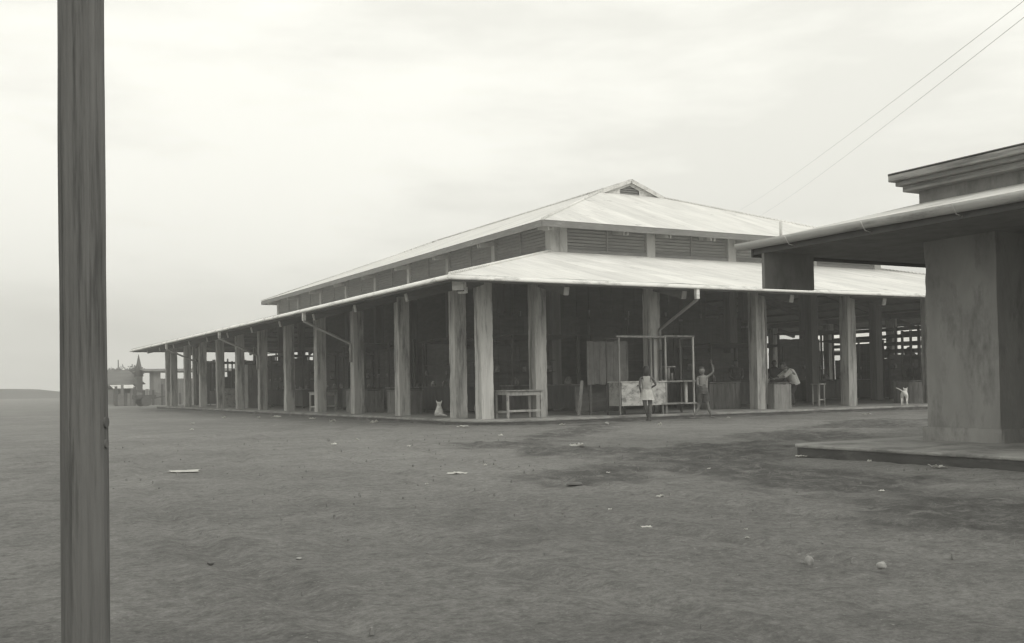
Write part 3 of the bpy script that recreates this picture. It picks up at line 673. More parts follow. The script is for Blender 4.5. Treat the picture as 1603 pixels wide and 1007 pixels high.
# stand with cupboard, left of the pair
def cupboard_stand():
    T = thing('vending_stand', 'wooden stand with thin frame and pale cupboard box, behind the girl', 'stand', (16.99, 24.20, .15), 0)
    for x in (0, 1.52):
        for y in (0, .62): MB().box(x, x+.045, y, y+.045, 0, 2.22 if (x == 0 or y) else 1.0).build('post', greywood if y == 0 else dimwood, T, .004)
    MB().box(-.08, 1.62, -.02, .04, 2.225, 2.28).build('top_rail', greywood, T); MB().box(-.02, .03, .04, .64, 2.19, 2.22).build('top_rail', dimwood, T)
    b = MB(); boards(b, .06, 1.62, .26, .93, -.03, vert=False, wd_=.23, seed=5); b.build('cupboard_front', cratem, T)
    MB().box(.06, 1.62, 0, .62, .26, .93).build('cupboard_body', cratem, T); MB().box(.02, 1.64, -.05, .68, .932, .965).build('counter_top', palewood, T)
    MB().tube([(.62, -.035, .84), (.62, -.06, .84)], .025, 8).build('knob', darkwood, T)
def open_stand():
    T = thing('vending_stand', 'empty open wooden frame stand with two shelves, left of the boy with raised arm', 'stand', (18.66, 24.22, .15), 0)
    for x in (0, 1.03):
        for y in (0, .6): MB().box(x, x+.048, y, y+.048, 0, 2.25).build('post', tablewood if y == 0 else dimwood, T, .004)
    MB().box(-.02, 1.11, -.012, .05, 2.252, 2.30).build('top_rail', greywood, T); MB().box(-.02, 1.11, .6, .65, 2.252, 2.30).build('top_rail', dimwood, T)
    for x in (0, 1.05): MB().box(x, x+.04, .06, .6, 2.22, 2.25).build('top_rail', greywood, T)
    MB().box(-.03, 1.13, -.04, .68, .93, .965).build('shelf', tablewood, T)
    MB().box(-.10, 1.13, -.06, .62, .27, .31).build('lower_shelf', tablewood, T)
    MB().box(0.80, .88, .1, .16, .31, .93).build('brace', palewood, T)
    b = MB(); b.tube([(.25, .2, .966), (.25, .2, 1.35)], .05, 8); b.tube([(.42, .25, .966), (.42, .25, 1.2)], .035, 8); b.box(.1, .5, .15, .3, 1.36, 1.40); b.build('goods', greywood, T)
cupboard_stand(); open_stand()
T = thing('leaning_board', 'large brown board standing upright in shade behind the cupboard stand', 'board', (16.5, 25.1, .15), 0)
b = MB(); boards(b, 0, 1.45, .9, 2.15, 0, wd_=.24, seed=9); b.build('boards', tarp, T)
for x in (.1, 1.3): MB().box(x, x+.06, .03, .09, 0, 2.1).build('post', darkwood, T)
MB().beam((-.42, -.15, .0), (-.12, .1, 1.0), .07, .09).build('prop', greywood, T)
b = MB(); boards(b, -.2, 1.4, .1, .85, .35, seed=12); b.build('lower_boards', darkwood, T)
def crate(x0, x1, y0, y1, h, label, mt=cratem, base=.15):
    T = thing('wooden_box', label, 'box', (x0, y0, base), 0); w, d = x1-x0, y1-y0
    b = MB(); boards(b, 0, w, .0, h, 0, wd_=.17, seed=int(x0*7)); b.build('front_boards', mt, T)
    MB().box(.0, .022, .03, d, 0, h).build('side', mt, T); MB().box(w-.022, w, .03, d, 0, h).build('side', mt, T)
    MB().box(.022, w-.022, d-.022, d, 0, h).build('back', mt, T); MB().box(-.02, w+.02, -.03, d+.02, h+.022, h+.045).build('lid', mt, T)
    return T
crate(23.36, 24.10, 24.72, 25.5, .80, 'tall grey wooden counter box beside the column where the man leans', greywood)
crate(31.05, 31.85, 25.9, 26.6, .78, 'grey wooden box in front of the rightmost visible column of the hall', greywood)
crate(22.3, 23.6, 26.6, 27.3, .85, 'dim boarded counter box between the open stand and the column', greywood)
crate(13.9, 14.5, 32.3, 34.0, .78, 'low boarded counter behind the third column from the corner on the left side', greywood)
crate(13.9, 14.7, 36.3, 38.2, .82, 'long grey boarded counter under the first diagonal downspout on the left side', greywood)
crate(13.8, 14.6, 57.2, 58.8, 1.0, 'pale square box standing between far left columns of the hall', cratem)
crate(13.7, 14.5, 51.9, 54.2, 2.2, 'tall grey boarded locker between columns far along the left side', greywood)
table((13.3, 39.6, .15), .7, 1.3, .80, 'small pale-topped table between columns on the left side of the hall', 0, palewood)
T = thing('leaning_planks', 'thin planks leaning in an inverted V behind the downspout on the left side', 'planks', (13.6, 35.3, .15))
for a_, b_ in (((-.1, -.1, 0), (.1, .55, 2.0)), ((-.1, 1.1, 0), (.1, .6, 2.0))): MB().beam(a_, b_, .05, .08).build('plank', greywood, T)
# sack behind the corner column
def blob(name, mt, loc, sc, parent=None, seed=0, amp=.12, sub=3, freq=1.6):
    bm = bmesh.new(); bmesh.ops.create_icosphere(bm, subdivisions=sub, radius=1)
    for v in bm.verts:
        n_ = noise.noise(v.co*freq + Vector((seed*3.1, seed, 0)))*amp*2
        v.co = v.co*(1+n_); v.co.x *= sc[0]; v.co.y *= sc[1]; v.co.z *= sc[2]
        v.co += Vector(loc)
    for f in bm.faces: f.smooth = True
    me = bpy.data.meshes.new(name); bm.to_mesh(me); bm.free(); me.materials.append(mt)
    o = bpy.data.objects.new(name, me); C.objects.link(o)
    if parent: o.parent = parent
    return o
o = blob('sack', greywood, (0, 0, .26), (.26, .26, .28), seed=3); o.location = (13.55, 26.0, .15); tag(o, 'round grey sack on the floor between the two corner columns', 'sack')
# stools
def stool(loc, label, h=.62):
    T = thing('stool', label, 'stool', loc, .2, 'stools beside the front columns')
    MB().box(-.2, .2, -.17, .17, h, h+.035).build('seat', tablewood, T)
    for x in (-.17, .14):
        for y in (-.14, .11): MB().box(x, x+.035, y, y+.035, 0, h).build('leg', tablewood, T)
    MB().box(-.135, .14, -.13, -.11, .22, .26).build('stretcher', tablewood, T)
stool((26.2, 25.6, .15), 'thin-legged wooden stool just left of the column right of the man', .75)
stool((25.35, 26.4, .15), 'thin-legged wooden stool in shade just right of the man')

# ------------------------------------------------------------------ sheds, houses and trees behind
def shed(name, label, cat, loc, w, d, h, rise, rz=0, rm=houseroof, wm=housem, open_=False, group=None, hip=.0):
    T = thing(name, label, cat, loc, rz, group)
    if open_:
        for x in (0, w*.33, w*.66, w-.3):
            for y in (0, d-.3): MB().box(x, x+.3, y, y+.3, 0, h).build('column', wm, T)
    else:
        b = MB(); boards(b, 0, w, 0, h, 0, wd_=.3, seed=int(w*5)); b.build('front_wall', wm, T)
        MB().box(0, .1, .03, d, 0, h).build('side_wall', wm, T); MB().box(w-.1, w, .03, d, 0, h).build('side_wall', wm, T); MB().box(.1, w-.1, d-.1, d, 0, h).build('back_wall', wm, T)
        MB().box(w*.4, w*.4+.9, -.03, -.005, 0, min(2, h-.1)).build('door', darkwood, T); MB().box(w*.7, w*.7+.8, -.03, -.005, min(1, h*.4), min(1.8, h-.2)).build('window', darkwood, T)
    o_ = .5; z0 = h - .05
    for s, y in ((0, -o_), (1, d+o_)):
        MB().slab([(-o_, y, z0), (w+o_, y, z0), (w+o_-hip, d/2, z0+rise), (-o_+hip, d/2, z0+rise)], .06).build('roof', [rm, underside], T)
    if hip:
        for x, s in ((-o_, 1), (w+o_, -1)): MB().slab([(x, -o_, z0), (x, d+o_, z0), (x+s*hip, d/2, z0+rise)], .06).build('roof', [rm, underside], T)
    else:
        for x in (.05, w-.05):
            b = MB(); b.bm.faces.new([b.bm.verts.new(q) for q in ((x, 0, h-.03), (x, d, h-.03), (x, d/2, h+rise-.12))]); b.build('gable', wm, T)
    return T
shed('low_house', 'dark low house with hipped roof and thin mast, far left beside the pole', 'house', (13.6, 100, 0), 2.7, 6, 1.9, 1.35, hip=1.0)
t2 = tag(MB().tube([(14.95, 103, 1.6), (14.95, 103, 4.15)], [.09, .05], 8).build('mast', housem), 'thin short mast rising above the dark low house at far left', 'mast')
T = thing('pointed_turret', 'narrow dark pointed roof between the low house and the open shed at far left', 'turret', (16.05, 98.5, 0))
MB().box(-.28, .28, -.28, .28, 0, 2.5).build('wall', housem, T); MB().tube([(0, 0, 2.5), (0, 0, 4.5)], [.42, .02], 8).build('spire', houseroof, T)
T = shed('open_shed', 'low open shed with flat roof seen beyond the far corner of the hall', 'shed', (16.6, 96, 0), 9, 6, 3.0, .25, open_=True)
b = MB(); boards(b, 0, 9, 0, 2.25, .1, seed=4); b.build('back_boards', housem, T); MB().box(0, .9, .02, .08, 1.0, 2.9).build('side_panel', greywood, T)
T = thing('board_fence', 'low broken dark board fence before the houses at far left', 'fence', (12.2, 86, 0), .12)
for k in range(26):
    h_ = random.Random(k).uniform(.8, 1.7); MB().box(k*.24, k*.24+.2, 0, .03, 0, h_).build('board', housem if k % 3 else dimwood, T)
MB().box(0, 6.2, .032, .08, .6, .68).build('rail', housem, T)
T = thing('hand_cart', 'small dark hand cart standing in the dirt at far left before the fence', 'cart', (12.9, 80, 0), .3)
MB().box(0, 1.5, 0, .8, .55, .85).build('tray', dimwood, T)
for y in (-.08, .83): MB().tube([(.7, y, .4), (.7, y+.05, .4)], .4, 16).build('wheel', darkwood, T)
for y in (.1, .65): MB().beam((1.5, y, .6), (2.4, y, .75), .05, .05).build('handle', dimwood, T)
shed('low_house', 'pale low hut roof just right of the pole at far left', 'house', (12.8, 88, 0), .8, 3, 1.45, .3, rm=roof2, group=None)
shed('market_shed', 'pale-roofed shed seen through the right part of the hall', 'shed', (50, 50, 0), 22, 9, 3.0, 1.5, rz=-.9, rm=roofm, open_=True)
shed('market_shed', 'long dim shed far behind the hall', 'shed', (34, 92, 0), 30, 9, 2.6, 1.6, rm=roof2)
shed('market_shed', 'low pale-roofed shed behind the right end of the hall', 'shed', (58, 26, 0), 16, 8, 2.3, 1.2, rz=1.1, rm=roofm, wm=housem)
def tree(loc, h, r_, label, seed, group='trees far behind the market'):
    r = random.Random(seed); T = thing('tree', label, 'tree', loc, r.uniform(0, 6), group)
    b = MB(); b.tube([(0, 0, -.1), (.1, 0, h*.35), (0, .1, h*.65)], [.22, .16, .08], 8)
    cl = []
    for k in range(12):
        a = r.uniform(0, 6.28); q_ = r.uniform(.2, .8)*r_; c = Vector((math.cos(a)*q_, math.sin(a)*q_, h*r.uniform(.42, .92))); cl.append((c, r.uniform(.25, .5)*r_))
        b.tube([(0.05, .05, h*r.uniform(.3, .5)), c*.6+Vector((0, 0, h*.2)), c], [.07, .05, .02], 6)
    b.build('trunk', darkwood, T); m_ = MB()
    for c, cr_ in cl:
        for k in range(170):
            d = Vector((r.gauss(0, 1), r.gauss(0, 1), r.gauss(0, .7))).normalized()*cr_*r.uniform(.4, 1.1); q_ = c+d; s = r.uniform(.08, .18)
            u_ = Vector((r.gauss(0, 1), r.gauss(0, 1), r.gauss(0, 1))).normalized(); v_ = u_.orthogonal().normalized()
            m_.face([q_-u_*s, q_-v_*s*.5, q_+u_*s, q_+v_*s*.5])
    m_.build('crown', leafm, T, fix=False)
for i, (x, y, h, lab) in enumerate(((16.5, 121, 3.6, 'low bushy tree behind the dark low house at far left'), (19.5, 126, 4.2, 'wide bushy tree behind the open shed at far left'))):
    tree((x, y, 0), h, h*.42, lab, i+3)

# low hills on the horizon
hb = MB(); pv = None
for layer, (yy, amp_) in enumerate(((285, 5.5), (310, 8.0))):
    pv = None
    for k in range(121):
        x = -290 + k*580/120; h_ = amp_*(.45 + .5*noise.noise(Vector((x*.012, layer*4, 1))) + .16*noise.noise(Vector((x*.06, layer, 3))) + .05*noise.noise(Vector((x*.4, 0, 3))))
        a, b2, c2 = (x, yy-9, -.4), (x, yy, max(.5, h_)), (x, yy+9, -.4)
        if pv: hb.face([pv[0], a, b2, pv[1]]); hb.face([pv[1], b2, c2, pv[2]])
        pv = (a, b2, c2)
tag(hb.build('hills', mat('hill', .06, .10, (.3, .3, .3))), None, None, kind='structure')

# ------------------------------------------------------------------ litter and stones on the dirt
def scrap(px, py, w, h, label, z=0, mt=paper, grp='scraps of litter on the dirt', cat='litter'):
    d = fw + rt*((px-PPX)/F) + up*((PPY-py)/F); t_ = (z-CAMZ)/d.z; q_ = Vector((0, 0, CAMZ)) + d*t_
    r = random.Random(int(px*7+py)); bm = bmesh.new(); nx, ny = 7, 5; vs = []
    s = t_/F*1.12
    for j in range(ny):
        row = []
        for i in range(nx):
            u_ = (i/(nx-1)-.5)*w*s*r.uniform(.85, 1.1); v_ = (j/(ny-1)-.5)*w*s*.9*r.uniform(.8, 1.1)
            zz_ = abs(noise.noise(Vector((u_*9/(w*s)*.4, v_*9/(w*s)*.4, px))))*h*s*2.2 + r.uniform(0, .15)*h*s
            row.append(bm.verts.new((u_, v_, zz_*.55 + .012)))
        vs.append(row)
    for a, b2 in zip(vs, vs[1:]):
        for k in range(nx-1): bm.faces.new((a[k], a[k+1], b2[k+1], b2[k]))
    g_ = bmesh.ops.solidify(bm, geom=bm.faces[:], thickness=.004)
    me = bpy.data.meshes.new('paper_scrap'); bm.to_mesh(me); bm.free(); me.materials.append(mt)
    o = bpy.data.objects.new('paper_scrap', me); C.objects.link(o); o.location = q_; o.rotation_euler.z = -YAW + r.uniform(-.3, .3)
    return tag(o, label, cat, grp)
LIT = [(521, 662, 9, 6, 'white scrap of paper on dirt, second of the two bright ones left of the corner'), (586, 663, 11, 7, 'brightest crumpled white paper on dirt by the kerb, left of the corner'),
       (433, 654, 14, 4, 'long white scrap beside the kerb left of the other scraps'), (489, 657, 8, 4, 'small grey-white scrap close by the kerb'), (725, 669, 16, 4, 'flattened white scraps on dirt before the corner columns'),
       (903, 700, 20, 6, 'largest torn white paper on the mud in front of the table'), (1033, 667, 6, 6, 'small bright scrap on dirt at the girl\'s feet'), (1033, 780, 11, 4, 'small white scrap alone in the middle of the dirt'),
       (1012, 828, 16, 3, 'flat pale scrap low in the middle of the dirt'), (716, 743, 28, 4, 'smear of pale crumbs on dirt below the corner columns'), (1468, 734, 20, 7, 'crumpled white paper against the second building\'s kerb'),
       (1361, 725, 6, 7, 'small upright white scrap at the second building\'s kerb'), (1380, 771, 8, 3, 'tiny white scrap in the dirt below the second building\'s kerb'), (1255, 716, 16, 3, 'pale scraps under the rounded kerb corner of the second building'),
       (523, 697, 8, 3, 'thin white scrap on dirt left of centre'), (784, 683, 7, 3, 'small white scrap on dirt below the wooden table'), (880, 666, 8, 3, 'thin scrap by the kerb right of the wooden table'),
       (870, 662, 14, 9, 'pale crumpled rubbish against the kerb right of the table'), (1357, 650, 10, 4, 'pale scrap on dirt in front of the column right of the man'), (300, 674, 5, 4, 'small white scrap on dirt far left'), (302, 664, 5, 3, 'tiny white scrap near the far left kerb')]
for l in LIT: scrap(*l)
for px, py in ((460, 648), (405, 655), (560, 690), (668, 760), (955, 800), (1170, 845), (1167, 832), (760, 730), (1310, 716), (1140, 655), (952, 742), (640, 700), (350, 655), (1110, 736)):
    scrap(px, py, 5, 3, 'tiny pale scrap on the dirt away from the larger papers')
# white chalky streak on the ground at the left
scrap(287, 739, 44, .9, 'long thin white strip lying flat on the dirt at left', grp=None, cat='strip')
def stone(px, py, w, h, label, z=0, name='stone'):
    d = fw + rt*((px-PPX)/F) + up*((PPY-py)/F); t_ = (z-CAMZ)/d.z; q_ = Vector((0, 0, CAMZ)) + d*t_; s = t_/F
    o = blob(name, stonem, (0, 0, h*s*.45), (w*s/2, w*s*.45, h*s/2), seed=px, amp=.15, sub=3, freq=1.1); o.location = q_ - Vector((0, 0, h*s*.08)); tag(o, label, 'stone', 'loose stones on the dirt')
stone(1266, 886, 15, 18, 'larger pale rounded stone at lower right'); stone(1380, 890, 17, 12, 'smaller flat pale stone at lower right edge')
stone(900, 760, 26, 6, 'dark flat lump of dried mud in the middle of the dirt', name='mud_lump'); bpy.data.objects['mud_lump'].data.materials[0] = darkwood
stone(330, 884, 11, 6, 'small dark lump on dirt at lower left', name='mud_lump'); bpy.data.objects['mud_lump.001'].data.materials[0] = darkwood
stone(950, 665, 7, 5, 'small pale stone at the kerb left of the girl'); stone(1325, 718, 9, 7, 'small pale stone at the second building\'s kerb'); stone(468, 876, 10, 4, 'pale half-buried stone at lower centre left')
r = random.Random(3)
pb = MB()
for k in range(650):
    x, y = r.uniform(1, 15), r.uniform(3.5, 22); s = r.uniform(.004, .011)*(1+.03*y)
    if x > PX0-.3 and y < PY1+.3: continue
    if x > 12: continue
    a = [Vector((x+r.uniform(-1, 1)*s, y+r.uniform(-1, 1)*s, -.01+.0*s)) for _ in range(3)]; tp = Vector((x, y, s*1.1))
    c = Vector((x, y, 0)); ring_ = [pb.bm.verts.new((x+math.cos(q)*s*r.uniform(.7, 1.2), y+math.sin(q)*s*r.uniform(.7, 1.2), -.015)) for q in (0, 1.25, 2.5, 3.8, 5)]
    ring2 = [pb.bm.verts.new((x+math.cos(q)*s*.7, y+math.sin(q)*s*.7, s*r.uniform(.4, .9)+.01)) for q in (.3, 1.5, 2.8, 4, 5.3)]
    for i in range(5): pb.bm.faces.new((ring_[i], ring_[(i+1) % 5], ring2[(i+1) % 5], ring2[i]))
    pb.bm.faces.new(ring2)
tag(pb.build('gravel', stonem2 if 'stonem2' in globals() else mat('gravel', .15, .30, (30, 30, 30))), None, None, kind='stuff')

# ------------------------------------------------------------------ people and animals
def skinned(verts, edges, sub=2):
    """verts: {name: (pos, radius)}; returns an evaluated smooth mesh"""
    names = list(verts); me = bpy.data.meshes.new('skin_src')
    me.from_pydata([verts[n][0] for n in names], [(names.index(a), names.index(b)) for a, b in edges], [])
    o = bpy.data.objects.new('skin_src', me); C.objects.link(o)
    md = o.modifiers.new('s', 'SKIN'); md.use_smooth_shade = True
    sv = me.skin_vertices[0].data
    for i, n in enumerate(names):
        r_ = verts[n][1]; sv[i].radius = r_ if isinstance(r_, tuple) else (r_, r_); sv[i].use_root = (i == 0)
    sb = o.modifiers.new('u', 'SUBSURF'); sb.levels = sub; sb.render_levels = sub
    bpy.context.view_layer.update()
    ev = o.evaluated_get(bpy.context.evaluated_depsgraph_get()); nm = bpy.data.meshes.new_from_object(ev)
    bpy.data.objects.remove(o); return nm
def append_mesh(bm, me): bm.from_mesh(me); bpy.data.meshes.remove(me)
def head_mesh(bm, c, s, face, tilt=0):
    """egg-shaped head with brow, nose, chin and ears; face = direction looked at (local)"""
    b2 = bmesh.new(); bmesh.ops.create_uvsphere(b2, u_segments=20, v_segments=14, radius=1)
    for v in b2.verts:
        x, y, z = v.co           # y- is the face
        w = 1 - .22*max(0, -z)**1.5
        x *= .78*w; y *= .95*(1 - .12*max(0, -z)); z *= 1.12
        if y < 0 and abs(z) < .9:
            y -= .20*math.exp(-((x/.13)**2) - ((z+.12)/.17)**2)      # nose
            y += .10*math.exp(-(((abs(x)-.30)/.16)**2) - ((z-.08)/.13)**2)   # eye sockets
            y -= .05*math.exp(-((x/.25)**2) - ((z+.48)/.10)**2)      # lips
            y -= .06*math.exp(-((x/.25)**2) - ((z+.85)/.16)**2)      # chin
        v.co = (x, y, z)
    for sx in (-1, 1):
        r_ = bmesh.ops.create_uvsphere(b2, u_segments=8, v_segments=6, radius=1)
        for v in r_['verts']: v.co = Vector((v.co.x*.07 + sx*.80, v.co.y*.16+.05, v.co.z*.24-.02))
        r_ = bmesh.ops.create_uvsphere(b2, u_segments=8, v_segments=6, radius=1)
        for v in r_['verts']: v.co = Vector((v.co.x*.10 + sx*.30, v.co.y*.08-.80, v.co.z*.07+.08))
    for f in b2.faces: f.smooth = True
    f = Vector(face).normalized(); rot = f.to_track_quat('-Y', 'Z').to_matrix().to_4x4()
    b2.transform(Matrix.Translation(Vector(c)) @ rot @ Matrix.Scale(s, 4))
    t_ = bpy.data.meshes.new('h'); b2.to_mesh(t_); b2.free(); append_mesh(bm, t_); return rot
def hair_obj(c, s, rot, parent, length=0.0, mt=hair):
    b2 = bmesh.new(); bmesh.ops.create_uvsphere(b2, u_segments=24, v_segments=18, radius=1); dl = []
    for v in b2.verts:
        x, y, z = v.co
        if (y < -.15 and z < .42) or z < -.45 - length: dl.append(v)
        k = 1 + noise.noise(Vector((x*4, y*4, z*3)))*.10
        zz_ = z*1.2 - (length*.9*max(0, -z+.1) if y > 0 else 0)
        v.co = (x*.90*k, y*1.06*k + .05, zz_*k + .06)
    bmesh.ops.delete(b2, geom=dl, context='VERTS')
    for f in b2.faces: f.smooth = True
    bmesh.ops.solidify(b2, geom=b2.faces[:], thickness=.10)
    b2.transform(Matrix.Translation(Vector(c)) @ rot @ Matrix.Scale(s, 4))
    me = bpy.data.meshes.new('hair'); b2.to_mesh(me); b2.free(); me.materials.append(mt)
    o = bpy.data.objects.new('hair', me); C.objects.link(o); o.parent = parent; return o
def hand_mesh(bm, wrist, d, side, s=1.0, spread=.35, curl=.35):
    """palm, four unequal curled fingers and a thumb; d = direction from wrist to fingers, side = thumb side"""
    w = Vector(wrist); d = Vector(d).normalized(); sd_ = Vector(side); sd_ = (sd_ - d*sd_.dot(d)).normalized(); nrm_ = d.cross(sd_).normalized()
    pv = {'a': (w, .018*s), 'b': (w+d*.035*s, (.026*s, .016*s)), 'c': (w+d*.075*s, (.030*s, .015*s))}
    append_mesh(bm, skinned(pv, [('a', 'b'), ('b', 'c')], 1))
    for k, (off, ln) in enumerate(((.027, .062), (.009, .070), (-.009, .064), (-.026, .050))):
        q0 = w + d*.072*s + sd_*off*s; dr = (d + sd_*off*spread*14).normalized(); pts = [q0]
        for j in range(3):
            dr2 = (dr + nrm_*curl*(j+.3)*.5).normalized(); pts.append(pts[-1] + dr2*ln*s/3)
        append_mesh(bm, skinned({str(i): (p_, (.0085-.001*i)*s) for i, p_ in enumerate(pts)}, [('0', '1'), ('1', '2'), ('2', '3')], 1))
    q0 = w + d*.03*s + sd_*.022*s; dr = (d*.7 + sd_).normalized(); pts = [q0, q0+dr*.028*s, q0+dr*.028*s+(d+sd_*.5).normalized()*.03*s]
    append_mesh(bm, skinned({str(i): (p_, (.010-.001*i)*s) for i, p_ in enumerate(pts)}, [('0', '1'), ('1', '2')], 1))
def foot_mesh(bm, ankle, d, s=1.0, pitch=0):
    a = Vector(ankle); d = Vector(d).normalized(); dn = Vector((0, 0, -1))
    pv = {'a': (a, .030*s), 'h': (a+dn*.035*s-d*.02*s, .032*s), 'm': (a+dn*.042*s+d*.07*s+Vector((0, 0, pitch*.3)), (.036*s, .024*s)), 't': (a+dn*.052*s+d*.155*s+Vector((0, 0, pitch)), (.038*s, .014*s))}
    append_mesh(bm, skinned(pv, [('a', 'h'), ('h', 'm'), ('m', 't')], 1))
def person(label, loc, rz, J, face, hands, feet, cloths, k=1.0, hl=0.2, group=None, headr=.105, sk=None):
    """J: joint name -> (pos, radius); body is one mesh"""
    T = thing('person', label, 'person', loc, rz, group)
    E_ = [('pel', 'spi'), ('spi', 'che'), ('che', 'nec'), ('nec', 'hed'), ('che', 'shl'), ('shl', 'ell'), ('ell', 'wrl'), ('che', 'shr'), ('shr', 'elr'), ('elr', 'wrr'),
          ('pel', 'hil'), ('hil', 'knl'), ('knl', 'cal'), ('cal', 'anl'), ('pel', 'hir'), ('hir', 'knr'), ('knr', 'car'), ('car', 'anr')]
    J = {n: (Vector(p_)*k, (tuple(q*k for q in r_) if isinstance(r_, tuple) else r_*k)) for n, (p_, r_) in J.items()}
    for sd_ in 'lr':
        a, b_ = J['kn'+sd_][0], J['an'+sd_][0]; bk = Vector(feet[sd_]).normalized()
        J['ca'+sd_] = (a.lerp(b_, .32) - bk*.015*k, .049*k)
    bm = bmesh.new(); append_mesh(bm, skinned(J, E_))
    hc = J['hed'][0]; rot = head_mesh(bm, hc, headr*k, face)
    for sd_, (d, s2, cu) in hands.items(): hand_mesh(bm, J['wr'+sd_][0], d, s2, 1.0*k, curl=cu)
    for sd_, d in feet.items(): foot_mesh(bm, J['an'+sd_][0], d, 1.08*k)
    me = bpy.data.meshes.new('body'); bm.to_mesh(me); bm.free(); me.materials.append(sk or skin)
    o = bpy.data.objects.new('body', me); C.objects.link(o); o.parent = T
    hair_obj(hc, headr*k, rot, T, hl)
    for nm_, mt_, fn in cloths: fn(nm_, mt_, T, J, k)
    return T
def loft(name, mt, T, rings, n=24, wrinkle=.008):
    """rings: list of (centre, xhalf, yhalf, xdir)"""
    bm = bmesh.new(); R_ = []
    for i, (c, a, b_, ax, nrm_) in enumerate(rings):
        c = Vector(c); ax = Vector(ax).normalized(); ay = Vector(nrm_).cross(ax).normalized(); row = []
        for j in range(n):
            t_ = 2*math.pi*j/n; w_ = 1 + noise.noise(Vector((math.cos(t_)*2, math.sin(t_)*2, i*.6 + a*50)))*wrinkle*14
            row.append(bm.verts.new(c + ax*math.cos(t_)*a*w_ + ay*math.sin(t_)*b_*w_))
        R_.append(row)
    for a, b_ in zip(R_, R_[1:]):
        for j in range(n): bm.faces.new((a[j], a[(j+1) % n], b_[(j+1) % n], b_[j])).smooth = True
    bmesh.ops.solidify(bm, geom=bm.faces[:], thickness=.006)
    me = bpy.data.meshes.new(name); bm.to_mesh(me); bm.free(); me.materials.append(mt)
    o = bpy.data.objects.new(name, me); C.objects.link(o); o.parent = T
    s = o.modifiers.new('s', 'SUBSURF'); s.levels = 1; s.render_levels = 1; return o
def sleeve(name, mt, T, a, b_, ra, rb_):
    a, b_ = Vector(a), Vector(b_); d = (b_-a).normalized(); x = d.orthogonal().normalized()
    return loft(name, mt, T, [(a.lerp(b_, t_), ra+(rb_-ra)*t_, ra+(rb_-ra)*t_, x, d) for t_ in (0, .33, .66, 1)], 16)
ZU = (0, 0, 1); XR = (1, 0, 0)
# --- girl seen from behind, weight on right leg, right elbow bent out
def girl_top(n_, m_, T, J, k):
    loft(n_, m_, T, [((0, 0, 1.27*k), .085*k, .07*k, XR, ZU), ((0, 0, 1.24*k), .145*k, .085*k, XR, ZU), ((0, .0, 1.15*k), .15*k, .10*k, XR, ZU), ((.0, .0, 1.0*k), .135*k, .10*k, XR, ZU), ((.0, 0, .88*k), .135*k, .105*k, XR, ZU)])
def girl_skirt(n_, m_, T, J, k):
    loft(n_, m_, T, [((.0, 0, .90*k), .132*k, .105*k, XR, ZU), ((.005, 0, .82*k), .155*k, .13*k, XR, ZU), ((.01, 0, .72*k), .185*k, .155*k, XR, ZU), ((.015, 0, .60*k), .215*k, .185*k, XR, (.06, 0, 1))], wrinkle=.012)
GJ = {'pel': ((0, 0, .82), (.13, .10)), 'spi': ((0, 0, 1.0), (.115, .085)), 'che': ((0, 0, 1.18), (.13, .09)), 'nec': ((0, 0, 1.31), .045), 'hed': ((.0, -.01, 1.42), .06),
      'shl': ((-.155, 0, 1.22), .045), 'ell': ((-.20, -.05, .98), .034), 'wrl': ((-.14, .10, .80), .022),
      'shr': ((.155, 0, 1.22), .045), 'elr': ((.27, .02, 1.02), .034), 'wrr': ((.13, .16, .93), .022),
      'hil': ((-.075, 0, .76), .085), 'knl': ((-.055, -.03, .44), .055), 'anl': ((.04, .10, .085), .034),
      'hir': ((.085, 0, .76), .085), 'knr': ((.09, .0, .44), .055), 'anr': ((.085, -.03, .085), .034)}
person('girl seen from behind in white sleeveless blouse and short white skirt, standing at the kerb', (16.98, 22.90, .0), -YAW, GJ, (.1, 1, -.05),
       {'l': ((.1, .6, -.8), (1, 0, 0), .5), 'r': ((-.8, .6, 0), (0, 0, 1), .5)}, {'l': (-.2, 1, 0), 'r': (.15, 1, 0)}, [('blouse', cloth, girl_top), ('skirt', cloth, girl_skirt)], k=.985, hl=.5, sk=darkskin)
# --- boy mid-stride, arm raised
def boy_top(n_, m_, T, J, k):
    loft(n_, m_, T, [((.0, 0, 1.26*k), .08*k, .07*k, XR, ZU), ((.0, 0, 1.235*k), .15*k, .085*k, XR, ZU), ((.0, .0, 1.13*k), .152*k, .10*k, XR, ZU), ((.0, .0, .98*k), .135*k, .10*k, XR, ZU), ((.0, 0, .90*k), .137*k, .105*k, XR, ZU)])
def boy_shorts(n_, m_, T, J, k):
    loft('shorts', m_, T, [((.0, 0, .93*k), .132*k, .105*k, XR, ZU), ((.0, 0, .85*k), .15*k, .12*k, XR, ZU), ((.0, 0, .73*k), .16*k, .13*k, XR, ZU)])
    for s in 'lr':
        a, b_ = J['hi'+s][0], J['kn'+s][0]; sleeve('shorts_leg', m_, T, a, a.lerp(b_, .88), .10*k, .085*k)
BJ = {'pel': ((0, 0, .82), (.13, .10)), 'spi': ((0, 0, 1.0), (.115, .085)), 'che': ((.0, 0, 1.17), (.13, .09)), 'nec': ((-.01, 0, 1.29), .045), 'hed': ((-.03, -.02, 1.40), .06),
      'shl': ((-.155, 0, 1.21), .045), 'ell': ((-.17, -.1, .98), .034), 'wrl': ((-.06, -.22, .95), .022),
      'shr': ((.15, 0, 1.23), .045), 'elr': ((.31, -.05, 1.36), .034), 'wrr': ((.25, -.08, 1.60), .022),
      'hil': ((-.08, 0, .76), .09), 'knl': ((-.10, .06, .43), .055), 'anl': ((-.27, .0, .09), .034),
      'hir': ((.08, 0, .76), .09), 'knr': ((.10, -.10, .44), .055), 'anr': ((.22, -.05, .09), .034)}
